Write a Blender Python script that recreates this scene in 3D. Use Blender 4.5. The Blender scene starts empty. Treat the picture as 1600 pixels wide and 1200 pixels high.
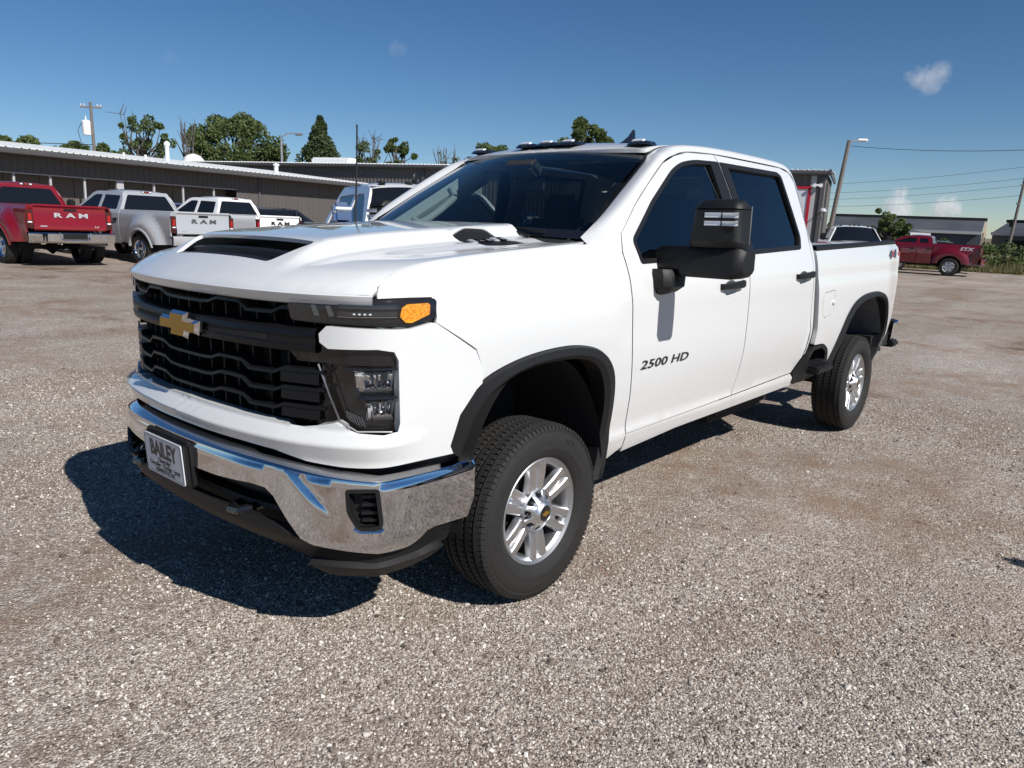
import bpy, bmesh, math, random
import numpy as np
from mathutils import Vector, Matrix
from mathutils.geometry import delaunay_2d_cdt
random.seed(7); np.random.seed(7)
S = bpy.context.scene
COL = S.collection
R = math.radians

# ------------------------------------------------------------------ camera, sky, sun, exposure
cam_d = bpy.data.cameras.new('camera'); cam = bpy.data.objects.new('camera', cam_d); COL.objects.link(cam)
cam_d.sensor_fit = 'HORIZONTAL'; cam_d.sensor_width = 36.0; cam_d.lens = 36.0*1189.8/1600
cam_d.clip_start = 0.05; cam_d.clip_end = 9000
_yaw, _pit, _rol = R(41.2445), R(11.873), R(1.505)
_d = Vector((math.cos(_yaw)*math.cos(_pit), math.sin(_yaw)*math.cos(_pit), -math.sin(_pit)))
_r = Vector((math.sin(_yaw), -math.cos(_yaw), 0)); _u = _r.cross(_d)
_r2 = _r*math.cos(_rol)+_u*math.sin(_rol); _u2 = -_r*math.sin(_rol)+_u*math.cos(_rol)
M = Matrix((( _r2.x, _u2.x, -_d.x, -2.3944), (_r2.y, _u2.y, -_d.y, -2.8703), (_r2.z, _u2.z, -_d.z, 1.5813), (0, 0, 0, 1)))
cam.matrix_world = M
S.camera = cam
SUN = Vector((-0.07, -0.765, 0.645)).normalized()
w = bpy.data.worlds.new('World'); S.world = w; w.use_nodes = True
nt = w.node_tree; bg = nt.nodes['Background']
sky = nt.nodes.new('ShaderNodeTexSky'); sky.sky_type = 'NISHITA'; sky.sun_disc = False
sky.sun_elevation = math.asin(SUN.z); sky.sun_rotation = math.atan2(SUN.x, SUN.y)
sky.altitude = 250; sky.air_density = .75; sky.dust_density = .05; sky.ozone_density = 3.0
hs_ = nt.nodes.new('ShaderNodeHueSaturation'); hs_.inputs['Saturation'].default_value = 1.2
nt.links.new(sky.outputs[0], hs_.inputs['Color']); nt.links.new(hs_.outputs[0], bg.inputs[0]); bg.inputs[1].default_value = 0.070
sun_d = bpy.data.lights.new('sun', 'SUN'); sun_d.energy = 5.0; sun_d.angle = R(0.53); sun_d.color = (1, .968, .925)
sun = bpy.data.objects.new('sun', sun_d); COL.objects.link(sun)
sun.rotation_euler = SUN.to_track_quat('Z', 'Y').to_euler()
vs = S.view_settings; vs.view_transform = 'Standard'; vs.look = 'None'; vs.gamma = 1; vs.exposure = 0.18
vs.use_curve_mapping = False
S.cycles.volume_bounces = 6

# ------------------------------------------------------------------ materials
def mat(name, col, rough=.5, metal=0, coat=0, spec=.5, emit=None):
    m = bpy.data.materials.new(name); m.use_nodes = True
    b = m.node_tree.nodes['Principled BSDF']
    b.inputs['Base Color'].default_value = (*col, 1); b.inputs['Roughness'].default_value = rough
    b.inputs['Metallic'].default_value = metal; b.inputs['Coat Weight'].default_value = coat
    b.inputs['Coat Roughness'].default_value = .03; b.inputs['Specular IOR Level'].default_value = spec
    return m
def nodes(m): return m.node_tree.nodes, m.node_tree.links, m.node_tree.nodes['Principled BSDF']
def grain(m, scale, amount, bump=0, c2=None, detail=4, coords='Object', bscale=None):
    """mottle the base colour with a procedural noise and add fine relief"""
    n, l, b = nodes(m)
    tc = n.new('ShaderNodeTexCoord'); nz = n.new('ShaderNodeTexNoise'); nz.inputs['Scale'].default_value = scale
    nz.inputs['Detail'].default_value = detail
    l.new(tc.outputs[coords], nz.inputs['Vector'])
    c = b.inputs['Base Color'].default_value[:3]
    if c2 is None: c2 = tuple(v*(1-amount) for v in c)
    mr = n.new('ShaderNodeMapRange'); mr.inputs[1].default_value = .3; mr.inputs[2].default_value = .7
    l.new(nz.outputs[0], mr.inputs[0])
    mx = n.new('ShaderNodeMix'); mx.data_type = 'RGBA'
    mx.inputs[6].default_value = (*c, 1); mx.inputs[7].default_value = (*c2, 1)
    l.new(mr.outputs[0], mx.inputs[0]); l.new(mx.outputs[2], b.inputs['Base Color'])
    if bump:
        nb = n.new('ShaderNodeTexNoise'); nb.inputs['Scale'].default_value = bscale or scale*6
        l.new(tc.outputs[coords], nb.inputs['Vector'])
        bp = n.new('ShaderNodeBump'); bp.inputs['Strength'].default_value = bump; bp.inputs['Distance'].default_value = .004
        l.new(nb.outputs[0], bp.inputs['Height']); l.new(bp.outputs[0], b.inputs['Normal'])
    return m
def glass(name, tint, gloss=1.0, dark=0.0):
    """thin sheet of tinted glass: see-through by the tint, mirror-like by Fresnel"""
    m = bpy.data.materials.new(name); m.use_nodes = True
    n, l = m.node_tree.nodes, m.node_tree.links
    for x in list(n): n.remove(x)
    o = n.new('ShaderNodeOutputMaterial'); t = n.new('ShaderNodeBsdfTransparent'); t.inputs[0].default_value = (*tint, 1)
    g = n.new('ShaderNodeBsdfGlossy'); g.inputs['Roughness'].default_value = .004; g.inputs[0].default_value = (1, 1, 1, 1)
    f = n.new('ShaderNodeFresnel'); ge = n.new('ShaderNodeNewGeometry'); io = n.new('ShaderNodeMix'); io.inputs[2].default_value = 1.52; io.inputs[3].default_value = 1/1.52
    l.new(ge.outputs['Backfacing'], io.inputs[0]); l.new(io.outputs[0], f.inputs[0])   # the same pane from either side
    mu = n.new('ShaderNodeMath'); mu.operation = 'MULTIPLY'; mu.inputs[1].default_value = 1.05*gloss; mu.use_clamp = True
    mx = n.new('ShaderNodeMixShader')
    l.new(f.outputs[0], mu.inputs[0]); l.new(mu.outputs[0], mx.inputs[0]); l.new(t.outputs[0], mx.inputs[1]); l.new(g.outputs[0], mx.inputs[2])
    l.new(mx.outputs[0], o.inputs[0])
    return m
def paint(name, col, rough=.35, metal=0, dust=.07):
    m = mat(name, col, rough, metal, coat=1.0, spec=.25)
    n, l, b = nodes(m)      # slight orange peel and a film of road dust near the sills, deepened on white to paint in the grey door-foot reflection
    tc = n.new('ShaderNodeTexCoord'); nz = n.new('ShaderNodeTexNoise'); nz.inputs['Scale'].default_value = 55; nz.inputs['Detail'].default_value = 1
    l.new(tc.outputs['Object'], nz.inputs['Vector'])
    bp = n.new('ShaderNodeBump'); bp.inputs['Strength'].default_value = .02; bp.inputs['Distance'].default_value = .002
    l.new(nz.outputs[0], bp.inputs['Height']); l.new(bp.outputs[0], b.inputs['Coat Normal'])
    sp = n.new('ShaderNodeSeparateXYZ'); l.new(tc.outputs['Object'], sp.inputs[0])
    mr = n.new('ShaderNodeMapRange'); mr.inputs[1].default_value = 1.0; mr.inputs[2].default_value = .55; mr.inputs[3].default_value = 0; mr.inputs[4].default_value = dust
    l.new(sp.outputs[2], mr.inputs[0])
    n2 = n.new('ShaderNodeTexNoise'); n2.inputs['Scale'].default_value = 90; n2.inputs['Detail'].default_value = 3
    l.new(tc.outputs['Object'], n2.inputs['Vector'])
    mm = n.new('ShaderNodeMath'); mm.operation = 'MULTIPLY'; l.new(mr.outputs[0], mm.inputs[0]); l.new(n2.outputs[0], mm.inputs[1])
    mx = n.new('ShaderNodeMix'); mx.data_type = 'RGBA'; mx.inputs[6].default_value = (*col, 1); mx.inputs[7].default_value = (.30, .27, .23, 1)
    l.new(mm.outputs[0], mx.inputs[0]); l.new(mx.outputs[2], b.inputs['Base Color'])
    return m
MT = {}
MT['white'] = paint('white_paint', (.66, .665, .66), .3, dust=.42)
MT['white2'] = paint('white_paint_far', (.78, .78, .77), .3)
MT['red'] = paint('red_paint', (.19, .003, .008), .3)
MT['darkred'] = paint('dark_red_paint', (.14, .004, .014), .35)
MT['silver'] = paint('silver_paint', (.50, .51, .52), .4, .35)
MT['darkpaint'] = paint('dark_blue_paint', (.012, .016, .025), .3, .2)
MT['greypaint'] = paint('grey_paint', (.18, .19, .20), .35, .4)
MT['palesilver'] = paint('pale_silver_paint', (.66, .67, .69), .35, .25)
MT['plastic'] = grain(mat('black_plastic', (.010, .010, .011), .5, spec=.35), 300, .3, .15)
MT['satin'] = mat('satin_black', (.007, .007, .008), .36, spec=.28)
MT['flare'] = grain(mat('charcoal_plastic', (.012, .012, .013), .5, spec=.35), 300, .25, .15)
MT['gloss'] = mat('gloss_black', (.008, .008, .010), .08, coat=.6)
MT['dark'] = mat('underbody_black', (.010, .010, .011), .8)
MT['chrome'] = mat('chrome', (.74, .745, .76), .045, 1)
MT['alloy'] = grain(mat('machined_alloy', (.80, .80, .81), .36, 1), 40, .08)
MT['alloy_dull'] = mat('cast_alloy', (.50, .50, .505), .45, 1)
MT['rubber'] = grain(mat('tyre_rubber', (.010, .0095, .009), .8), 60, .25, .1, (.016, .0145, .013))
MT['gold'] = grain(mat('gold_emblem', (.50, .30, .055), .38, .75), 500, .25)
MT['amber'] = mat('amber_lens', (.95, .36, .01), .2, coat=1)
MT['smoked'] = mat('smoked_lens', (.05, .055, .06), .12, .5, coat=1)
_n, _l, _b = nodes(MT['amber']); _tc = _n.new('ShaderNodeTexCoord'); _v = _n.new('ShaderNodeTexVoronoi'); _v.inputs['Scale'].default_value = 130; _l.new(_tc.outputs['Object'], _v.inputs['Vector'])
_r = _n.new('ShaderNodeValToRGB'); _r.color_ramp.elements[0].color = (.98, .50, .03, 1); _r.color_ramp.elements[1].color = (.80, .24, .006, 1); _r.color_ramp.elements[1].position = .75; _l.new(_v.outputs['Distance'], _r.inputs[0]); _l.new(_r.outputs[0], _b.inputs['Base Color'])
_p = _n.new('ShaderNodeBump'); _p.inputs['Strength'].default_value = .5; _p.inputs['Distance'].default_value = .004; _l.new(_v.outputs['Distance'], _p.inputs['Height']); _l.new(_p.outputs[0], _b.inputs['Normal'])
MT['redlens'] = mat('red_lens', (.36, .008, .008), .15, coat=1)
MT['darkred_lens'] = mat('smoked_red_lens', (.05, .004, .005), .12, coat=1)
MT['clearlens'] = mat('frosted_lens', (.80, .83, .86), .15, coat=1)
MT['greylens'] = mat('grey_reflector', (.16, .17, .18), .2, .6)
MT['plate'] = mat('plate_white', (.62, .64, .68), .4)
MT['ink'] = mat('black_ink', (.02, .02, .022), .4)
MT['badge'] = mat('badge_black', (.02, .02, .022), .25, coat=.5)
MT['badgered'] = mat('badge_red', (.45, .015, .02), .3, coat=.5)
MT['badgechrome'] = mat('badge_grey_chrome', (.80, .80, .82), .3, .7)
MT['glass_ws'] = glass('windshield_glass', (.60, .69, .68))
MT['glass_side'] = glass('side_glass', (.36, .41, .42), 1.2)
MT['glass_dark'] = glass('privacy_glass', (.06, .072, .08), 1.2)
MT['glass_far'] = mat('far_vehicle_glass', (.008, .010, .013), .06, spec=.4)
MT['lens_cover'] = glass('lamp_cover', (.93, .94, .95), .8)
MT['int_dark'] = grain(mat('interior_dark', (.028, .029, .031), .8), 120, .3)
MT['int_grey'] = mat('interior_grey', (.33, .36, .35), .8)
MT['headliner'] = mat('headliner', (.16, .17, .175), .9)
MT['well'] = grain(mat('wheel_well_grey', (.16, .17, .19), .6), 8, .3)
MT['steel'] = mat('dull_steel', (.25, .25, .26), .45, .9)

# ------------------------------------------------------------------ geometry helpers
def link(o, parent=None):
    COL.objects.link(o)
    if parent is not None: o.parent = parent
    return o
def mesh_obj(name, verts, faces, m, parent=None, smooth=True, sharp=35):
    me = bpy.data.meshes.new(name); me.from_pydata([tuple(map(float, v)) for v in verts], [], [tuple(map(int, f)) for f in faces])
    me.update()
    if m: me.materials.append(m)
    if smooth:
        me.shade_smooth()
        if sharp: me.set_sharp_from_angle(angle=R(sharp))
    return link(bpy.data.objects.new(name, me), parent)
def tag(o, label=None, cat=None, group=None, kind=None):
    if label: o['label'] = label
    if cat: o['category'] = cat
    if group: o['group'] = group
    if kind: o['kind'] = kind
    return o
def empty(name, loc, rz, label, cat, group=None):
    o = bpy.data.objects.new(name, None); o.location = loc; o.rotation_euler = (0, 0, rz); o.empty_display_size = .3
    link(o); return tag(o, label, cat, group)
def copy_tree(o, parent=None):
    c = o.copy(); COL.objects.link(c)
    if parent is not None: c.parent = parent
    for ch in list(o.children): copy_tree(ch, c)
    return c
class MB:
    """collects shapes into one mesh"""
    def __init__(s): s.v = []; s.f = []
    def add(s, vs, fs):
        o = len(s.v); s.v += [tuple(v) for v in vs]; s.f += [tuple(i+o for i in f) for f in fs]; return s
    def box(s, c, size, rot=None, ch=0.0, taper=None):
        hx, hy, hz = [v/2 for v in size]
        if ch <= 0:
            P = [(x, y, z) for x in (-hx, hx) for y in (-hy, hy) for z in (-hz, hz)]
            F = [(0, 1, 3, 2), (4, 6, 7, 5), (0, 4, 5, 1), (2, 3, 7, 6), (0, 2, 6, 4), (1, 5, 7, 3)]
        else:
            bm = bmesh.new(); bmesh.ops.create_cube(bm, size=1)
            for v in bm.verts: v.co = Vector((v.co.x*size[0], v.co.y*size[1], v.co.z*size[2]))
            bmesh.ops.bevel(bm, geom=list(bm.edges), offset=min(ch, .49*min(size)), segments=2, affect='EDGES')
            bm.verts.index_update(); P = [tuple(v.co) for v in bm.verts]; F = [tuple(v.index for v in f.verts) for f in bm.faces]; bm.free()
        if taper: P = [taper(p) for p in P]
        if rot is not None: P = [tuple(rot @ Vector(p)) for p in P]
        return s.add([(p[0]+c[0], p[1]+c[1], p[2]+c[2]) for p in P], F)
    def tube(s, pts, r, n=8, cap=True):
        pts = [Vector(p) for p in pts]; rs = r if hasattr(r, '__len__') else [r]*len(pts)
        V = []; F = []
        for i, p in enumerate(pts):
            t = (pts[min(i+1, len(pts)-1)]-pts[max(i-1, 0)]).normalized()
            a = Vector((0, 0, 1)) if abs(t.z) < .9 else Vector((1, 0, 0))
            u = t.cross(a).normalized(); q = u.cross(t)
            V += [p+(u*math.cos(2*math.pi*k/n)+q*math.sin(2*math.pi*k/n))*rs[i] for k in range(n)]
        for i in range(len(pts)-1):
            for k in range(n):
                F.append((i*n+k, i*n+(k+1) % n, (i+1)*n+(k+1) % n, (i+1)*n+k))
        if cap: F += [tuple(range(n))[::-1], tuple(range((len(pts)-1)*n, len(pts)*n))]
        return s.add(V, F)
    def lathe(s, prof, c=(0, 0, 0), n=48, axis='y', closed=False):
        """profile of (radius, along-axis)"""
        V = []; F = []
        for k in range(n):
            a = 2*math.pi*k/n
            for (r, h) in prof:
                if axis == 'y': V.append((c[0]+r*math.cos(a), c[1]+h, c[2]+r*math.sin(a)))
                elif axis == 'z': V.append((c[0]+r*math.cos(a), c[1]+r*math.sin(a), c[2]+h))
                else: V.append((c[0]+h, c[1]+r*math.cos(a), c[2]+r*math.sin(a)))
        m = len(prof)
        for k in range(n):
            for i in range(m-1):
                q = (k*m+i, ((k+1) % n)*m+i, ((k+1) % n)*m+i+1, k*m+i+1)
                F.append(q if axis == 'y' else q)
        return s.add(V, F)
    def prism(s, poly, fn0, fn1):
        """2-D outline carried to two 3-D faces and joined"""
        n = len(poly); V = [fn0(*p) for p in poly]+[fn1(*p) for p in poly]
        F = [tuple(range(n)), tuple(range(2*n-1, n-1, -1))]+[(i, i+n, (i+1) % n+n, (i+1) % n) for i in range(n)]
        return s.add(V, F)
    def grid(s, rows, close=False):
        V = [tuple(p) for r in rows for p in r]; m = len(rows[0]); F = []
        for i in range(len(rows)-1):
            for k in range(m-1 if not close else m):
                F.append((i*m+k, i*m+(k+1) % m, (i+1)*m+(k+1) % m, (i+1)*m+k))
        return s.add(V, F)
    def mirror_y(s):
        s.add([(v[0], -v[1], v[2]) for v in s.v], [f[::-1] for f in s.f]); return s
    def build(s, name, m, parent=None, smooth=True, sharp=35, fix=True):
        o = mesh_obj(name, s.v, s.f, m, parent, smooth, None)
        if fix:
            bm = bmesh.new(); bm.from_mesh(o.data); bmesh.ops.recalc_face_normals(bm, faces=bm.faces); bm.to_mesh(o.data); bm.free()
        if smooth and sharp: o.data.set_sharp_from_angle(angle=R(sharp))
        return o
def catmull(P, n=12, closed=False):
    P = [np.array(p, float) for p in P]; out = []; N = len(P)
    rng = range(N if closed else N-1)
    for i in rng:
        p1, p2 = P[i], P[(i+1) % N]
        p0 = P[(i-1) % N] if (closed or i > 0) else 2*p1-p2
        p3 = P[(i+2) % N] if (closed or i < N-2) else 2*p2-p1
        for k in range(n):
            t = k/n
            out.append(.5*((2*p1)+(-p0+p2)*t+(2*p0-5*p1+4*p2-p3)*t*t+(-p0+3*p1-3*p2+p3)*t**3))
    if not closed: out.append(P[-1])
    return np.array(out)
def resample(P, n):
    P = np.array(P, float); d = np.r_[0, np.cumsum(np.linalg.norm(np.diff(P, axis=0), axis=1))]
    t = np.linspace(0, d[-1], n); return np.stack([np.interp(t, d, P[:, k]) for k in range(P.shape[1])], -1)
def inside(P, poly):
    P = np.asarray(P); poly = np.asarray(poly); r = np.zeros(len(P), bool); j = len(poly)-1
    for i in range(len(poly)):
        a, b = poly[i], poly[j]
        c = ((a[1] > P[:, 1]) != (b[1] > P[:, 1]))
        with np.errstate(divide='ignore', invalid='ignore'):
            x = (b[0]-a[0])*(P[:, 1]-a[1])/(b[1]-a[1])+a[0]
        r ^= c & (P[:, 0] < x); j = i
    return r
def densify(poly, step):
    out = []; n = len(poly)
    for i in range(n):
        a = np.array(poly[i], float); b = np.array(poly[(i+1) % n], float); k = max(1, int(math.ceil(np.linalg.norm(b-a)/step)))
        out += [a+(b-a)*t/k for t in range(k)]
    return np.array(out)
def rounded(poly, r, n=4):
    """round the corners of a 2-D polygon; r one radius or one per corner"""
    out = []; N = len(poly)
    for i in range(N):
        p = np.array(poly[i], float); a = np.array(poly[i-1], float)-p; b = np.array(poly[(i+1) % N], float)-p
        la, lb = np.linalg.norm(a), np.linalg.norm(b); rr = r[i] if hasattr(r, '__len__') else r
        q = min(rr, la*.45, lb*.45)
        if q < 1e-5: out.append(p); continue
        A, B = p+a/la*q, p+b/lb*q
        for k in range(n+1):
            t = k/n; out.append((1-t)**2*A+2*t*(1-t)*p+t*t*B)
    return np.array(out)
def panel(name, outline, fn, m, parent=None, holes=(), step=.05, thick=.02, out=(0, -1, 0), lines=(), sharp=30, eps=.006):
    """a sheet-metal panel: 2-D outline (with holes) meshed and carried onto the surface fn(u, v) -> xyz,
    given thickness inwards, with slightly eased edges"""
    loops = [densify(outline, step*.6)]+[densify(h, step*.6) for h in holes]
    pts = []; edges = []
    for L in loops:
        o = len(pts); pts += [tuple(p) for p in L]; edges += [(o+i, o+(i+1) % len(L)) for i in range(len(L))]
    for L in lines:
        L = [np.array(q, float) for q in L]; Q = [L[0]]
        for a_, b_ in zip(L[:-1], L[1:]):
            k = max(1, int(math.ceil(np.linalg.norm(b_-a_)/(step*.6)))); Q += [a_+(b_-a_)*t/k for t in range(1, k+1)]
        o = len(pts); pts += [tuple(q) for q in Q]; edges += [(o+i, o+i+1) for i in range(len(Q)-1)]
    B = np.array(pts); lo, hi = B.min(0), B.max(0)
    g = np.stack(np.meshgrid(np.arange(lo[0]+step*.5, hi[0], step), np.arange(lo[1]+step*.5, hi[1], step)), -1).reshape(-1, 2)
    if len(g):
        k = inside(g, loops[0])
        for h in loops[1:]: k &= ~inside(g, h)
        g = g[k]
        if len(g):
            dmin = np.min(np.linalg.norm(g[:, None, :]-B[None, :, :], axis=2), axis=1); g = g[dmin > step*.4]
            pts += [tuple(p) for p in g]
    V2, E2, F2, *_ = delaunay_2d_cdt([Vector(p) for p in pts], edges, [], 0, 1e-6)
    q2 = np.array([(p[0], p[1]) for p in V2]); F = [tuple(f) for f in F2]
    cen = np.array([q2[list(f)].mean(0) for f in F]); ok = inside(cen, loops[0])
    for h in loops[1:]: ok &= ~inside(cen, h)
    ar = np.array([abs((q2[f[1]][0]-q2[f[0]][0])*(q2[f[2]][1]-q2[f[0]][1])-(q2[f[1]][1]-q2[f[0]][1])*(q2[f[2]][0]-q2[f[0]][0])) for f in F])
    F = [f for f, k_ in zip(F, ok & (ar > 1e-9)) if k_]
    used = sorted({i for f in F for i in f}); re_ = {u: i for i, u in enumerate(used)}; F = [tuple(re_[i] for i in f) for f in F]
    V = np.array([fn(q2[u][0], q2[u][1]) for u in used], float)
    # true surface normals from the shape itself, so that the paint reflects smoothly
    AN = np.array([np.cross(np.subtract(fn(q2[u][0]+eps, q2[u][1]), fn(q2[u][0]-eps, q2[u][1])), np.subtract(fn(q2[u][0], q2[u][1]+eps), fn(q2[u][0], q2[u][1]-eps))) for u in used], float)
    a = np.zeros(3)
    N = np.zeros_like(V)
    for f in F:
        for t in range(1, len(f)-1):
            nn = np.cross(V[f[t]]-V[f[0]], V[f[t+1]]-V[f[0]])
            a += nn
            for q in (f[0], f[t], f[t+1]): N[q] += nn
    if a @ np.array(out) < 0: F = [f[::-1] for f in F]; N = -N
    N /= np.linalg.norm(N, axis=1)[:, None]+1e-12
    cnt = {}
    for f in F:
        for i in range(len(f)):
            e = (f[i], f[(i+1) % len(f)]); cnt[e] = 1
    bd = [e for e in cnt if (e[1], e[0]) not in cnt]
    n = len(V); VV = [tuple(v) for v in V]; FF = list(F)
    if thick > 0:
        VV += [tuple(V[i]-N[i]*thick) for i in range(n)]
        FF += [tuple(i+n for i in f[::-1]) for f in F]
        bi = {}
        for e in bd:
            for i in e:
                if i not in bi:
                    bi[i] = (len(VV), len(VV)+1); VV += [tuple(V[i]), tuple(V[i]-N[i]*thick)]
        for (i, j) in bd: FF.append((bi[j][0], bi[i][0], bi[i][1], bi[j][1]))
    ln = np.linalg.norm(AN, axis=1); AN /= ln[:, None]+1e-15; bad = (ln < 1e-12); AN[np.einsum('ij,ij->i', AN, N) < 0] *= -1
    bad |= np.einsum('ij,ij->i', AN, N) < .80; AN[bad] = N[bad]
    o = mesh_obj(name, VV, FF, m, parent, True, sharp)
    VN = np.zeros((len(VV), 3)); VN[:n] = AN
    if thick > 0:
        VN[n:2*n] = -AN
        for (i, j) in bd:
            e = V[j]-V[i]; r_ = np.cross(e, N[i]); r_ /= np.linalg.norm(r_)+1e-12
            for q in (i, j):
                for t in bi[q]: VN[t] += r_
    VN /= np.linalg.norm(VN, axis=1)[:, None]+1e-12
    o.data.normals_split_custom_set_from_vertices([tuple(v) for v in VN])
    return o
def text_obj(name, body, m, size, parent=None, ext=.003, shear=0, space=1.0, sx=1.0, bold=0.0, mw=None, align='CENTER', spacing=1.0):
    cu = bpy.data.curves.new(name, 'FONT'); cu.body = body; cu.size = size; cu.extrude = ext; cu.shear = shear
    cu.space_character = spacing; cu.align_x = align; cu.align_y = 'CENTER'; cu.offset = bold; cu.resolution_u = 3
    t = bpy.data.objects.new(name, cu); COL.objects.link(t)
    dg = bpy.context.evaluated_depsgraph_get(); dg.update()
    me = bpy.data.meshes.new_from_object(t.evaluated_get(dg)); bpy.data.objects.remove(t); bpy.data.curves.remove(cu)
    me.name = name; me.materials.clear(); me.materials.append(m)
    for v in me.vertices: v.co.x *= sx
    if mw is not None: me.transform(mw)
    return link(bpy.data.objects.new(name, me), parent)
def basis(o, ex, ey, ez):
    ex, ey, ez = Vector(ex), Vector(ey), Vector(ez)
    return Matrix(((ex.x, ey.x, ez.x, o[0]), (ex.y, ey.y, ez.y, o[1]), (ex.z, ey.z, ez.z, o[2]), (0, 0, 0, 1)))
def sm(a, b, t):
    t = np.clip((np.asarray(t, float)-a)/(b-a), 0, 1); return t*t*(3-2*t)
# ================================================================== the white pickup in front (x runs rearwards, driver's side is -y)
PLF = catmull([(-1.045, -.02), (-1.04, .2), (-1.02, .4), (-.985, .58), (-.935, .72), (-.875, .825), (-.80, .893), (-.70, .932), (-.60, .955), (-.45, .975), (-.25, .985), (0, .985), (.3, .985)], 14)
PLF = np.vstack([[(-1.045, 0)], PLF[PLF[:, 1] > .002]])
PLB = catmull([(-1.115, -.02), (-1.11, .2), (-1.095, .4), (-1.065, .55), (-1.02, .68), (-.95, .80), (-.86, .895), (-.80, .927), (-.7, .945), (-.55, .955), (-.40, .958)], 14)
PLB = np.vstack([[(-1.115, 0)], PLB[PLB[:, 1] > .002]])
class Plan:
    """plan curve of the nose; s is the distance along it from the middle, + towards the driver's side"""
    def __init__(s, P):
        s.P = P; s.d = np.r_[0, np.cumsum(np.linalg.norm(np.diff(P, axis=0), axis=1))]
        t = np.gradient(P, s.d, axis=0); s.n = np.stack([-t[:, 1], t[:, 0]], -1); s.n /= np.linalg.norm(s.n, axis=1)[:, None]
    def y(s, y): return float(np.interp(y, s.P[:, 1], s.d))
    def x(s, x): return float(np.interp(x, s.P[:, 0], s.d))
    def at(s, q, z, off=0.0):
        a = abs(q); x = np.interp(a, s.d, s.P[:, 0]); y = np.interp(a, s.d, s.P[:, 1])
        nx = np.interp(a, s.d, s.n[:, 0]); ny = np.interp(a, s.d, s.n[:, 1]); g = 1 if q >= 0 else -1
        return (float(x+nx*off), float(-g*(y+ny*off)), float(z))
FA, BU = Plan(PLF), Plan(PLB)
def xfront(y): return np.interp(np.abs(y), PLF[:, 1], PLF[:, 0])
_rx = catmull([(0, 0), (.04, .03), (.08, .052), (.15, .078), (.3, .105), (.6, .13), (1.0, .155), (1.3, .172), (1.7, .185)], 8)
def hood_z(x, y):
    d = x-xfront(y); a = abs(y)
    z = 1.34+np.interp(d, _rx[:, 0], _rx[:, 1])
    z += .060*sm(.05, .34, d)*(1-sm(.445, .535, a))             # raised middle
    z -= .016*sm(.25, .6, d)*sm(.56, .64, a)*(1-sm(.70, .82, a))   # shallow valley outboard of it
    z += .012*(1-(a/.86)**2)*sm(.1, .6, d)
    return float(z)
_zc = np.array([(.40, .85), (.46, .885), (.52, .912), (.57, .926), (.60, .931), (.63, .926), (.68, .932), (.75, .943), (.88, .961), (1.0, .971), (1.15, .978), (1.24, .982), (1.28, .981), (1.35, .976), (1.41, .962), (1.47, .944), (1.53, .922), (1.70, .865), (1.90, .795), (1.95, .775), (2.0, .745), (2.1, .70)])
_zb = np.array([(.40, .90), (.55, .935), (.70, .960), (.85, .973), (1.0, .978), (1.15, .978), (1.22, .974), (1.28, .966), (1.35, .962), (1.42, .952), (1.47, .938), (1.50, .922), (1.6, .91)])
_zc = catmull(_zc, 6); _zb = catmull(_zb, 6)
def plan_y(x): return np.interp(x, PLF[:, 0], PLF[:, 1])-.002
def side(x, z):
    """half-width of the body skin"""
    yc = np.interp(z, _zc[:, 0], _zc[:, 1])
    if x < .56:
        py = plan_y(min(x, .0)); low = min(yc, py) if z < 1.0 else py
        zt = hood_z(min(x, .4), .858); t = np.clip((zt-z)/max(zt-1.16, .05), 0, 1)
        ye = float(np.interp(x, [-.80, -.72], [.880, .859])); yf = py-(py-ye)*(1-t)**2.4 if z > 1.16 else low
        if z < 1.0: yf = py-(.982-yc)
        elif z < 1.16: yf = py-(.982-yc)*(1-(z-1.0)/.16)
        k = sm(.40, .56, x); return float(yf*(1-k)+yc*k)
    if x > 2.84:
        yb = np.interp(z, _zb[:, 0], _zb[:, 1])-.03*sm(4.5, 4.95, x)
        if x < 2.98:
            k = sm(2.84, 2.90, x); return float(yc*(1-k)+yb*k)
        return float(yb)
    return float(yc)
truck = empty('pickup_truck', (0, 0, 0), 0, 'large clean white crew cab pickup truck filling the middle of the gravel lot', 'pickup truck')
T = truck
W_ = MT['white']
def sidefn(sg, off=0.0): return lambda x, z: (x, -sg*(side(x, z)+off), z)
def inset(poly, d):
    P = np.array(poly, float); n = len(P); A = 0
    for i in range(n): A += P[i-1][0]*P[i][1]-P[i][0]*P[i-1][1]
    g = 1 if A > 0 else -1; out = []
    for i in range(n):
        e1 = P[i]-P[i-1]; e2 = P[(i+1) % n]-P[i]; e1 /= np.linalg.norm(e1); e2 /= np.linalg.norm(e2)
        n1 = np.array([-e1[1], e1[0]])*g; n2 = np.array([-e2[1], e2[0]])*g
        b = n1+n2; b /= max(.4, (1+n1@n2)); out.append(P[i]+b*d)
    return np.array(out)
DFRONT = [(.67, .597), (.66, .787), (.609, 1.09), (.587, 1.231), (.556, 1.368), (.540, 1.467), (.56, 1.552), (.73, 1.683), (.877, 1.779), (1.078, 1.899), (1.21, 1.944), (1.375, 1.976), (1.69, 1.99)]
BL = [(1.692, 1.99), (1.706, 1.946), (1.762, 1.751), (1.80, 1.44), (1.80, 1.346), (1.825, 1.144), (1.845, .883), (1.835, .733), (1.80, .617)]
DREAR = [(2.60, 1.98), (2.715, 1.955), (2.76, 1.90), (2.775, 1.80), (2.785, 1.55), (2.78, 1.45), (2.80, 1.25), (2.835, 1.05), (2.865, .92), (2.858, .80), (2.842, .735), (2.70, .637)]
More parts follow.
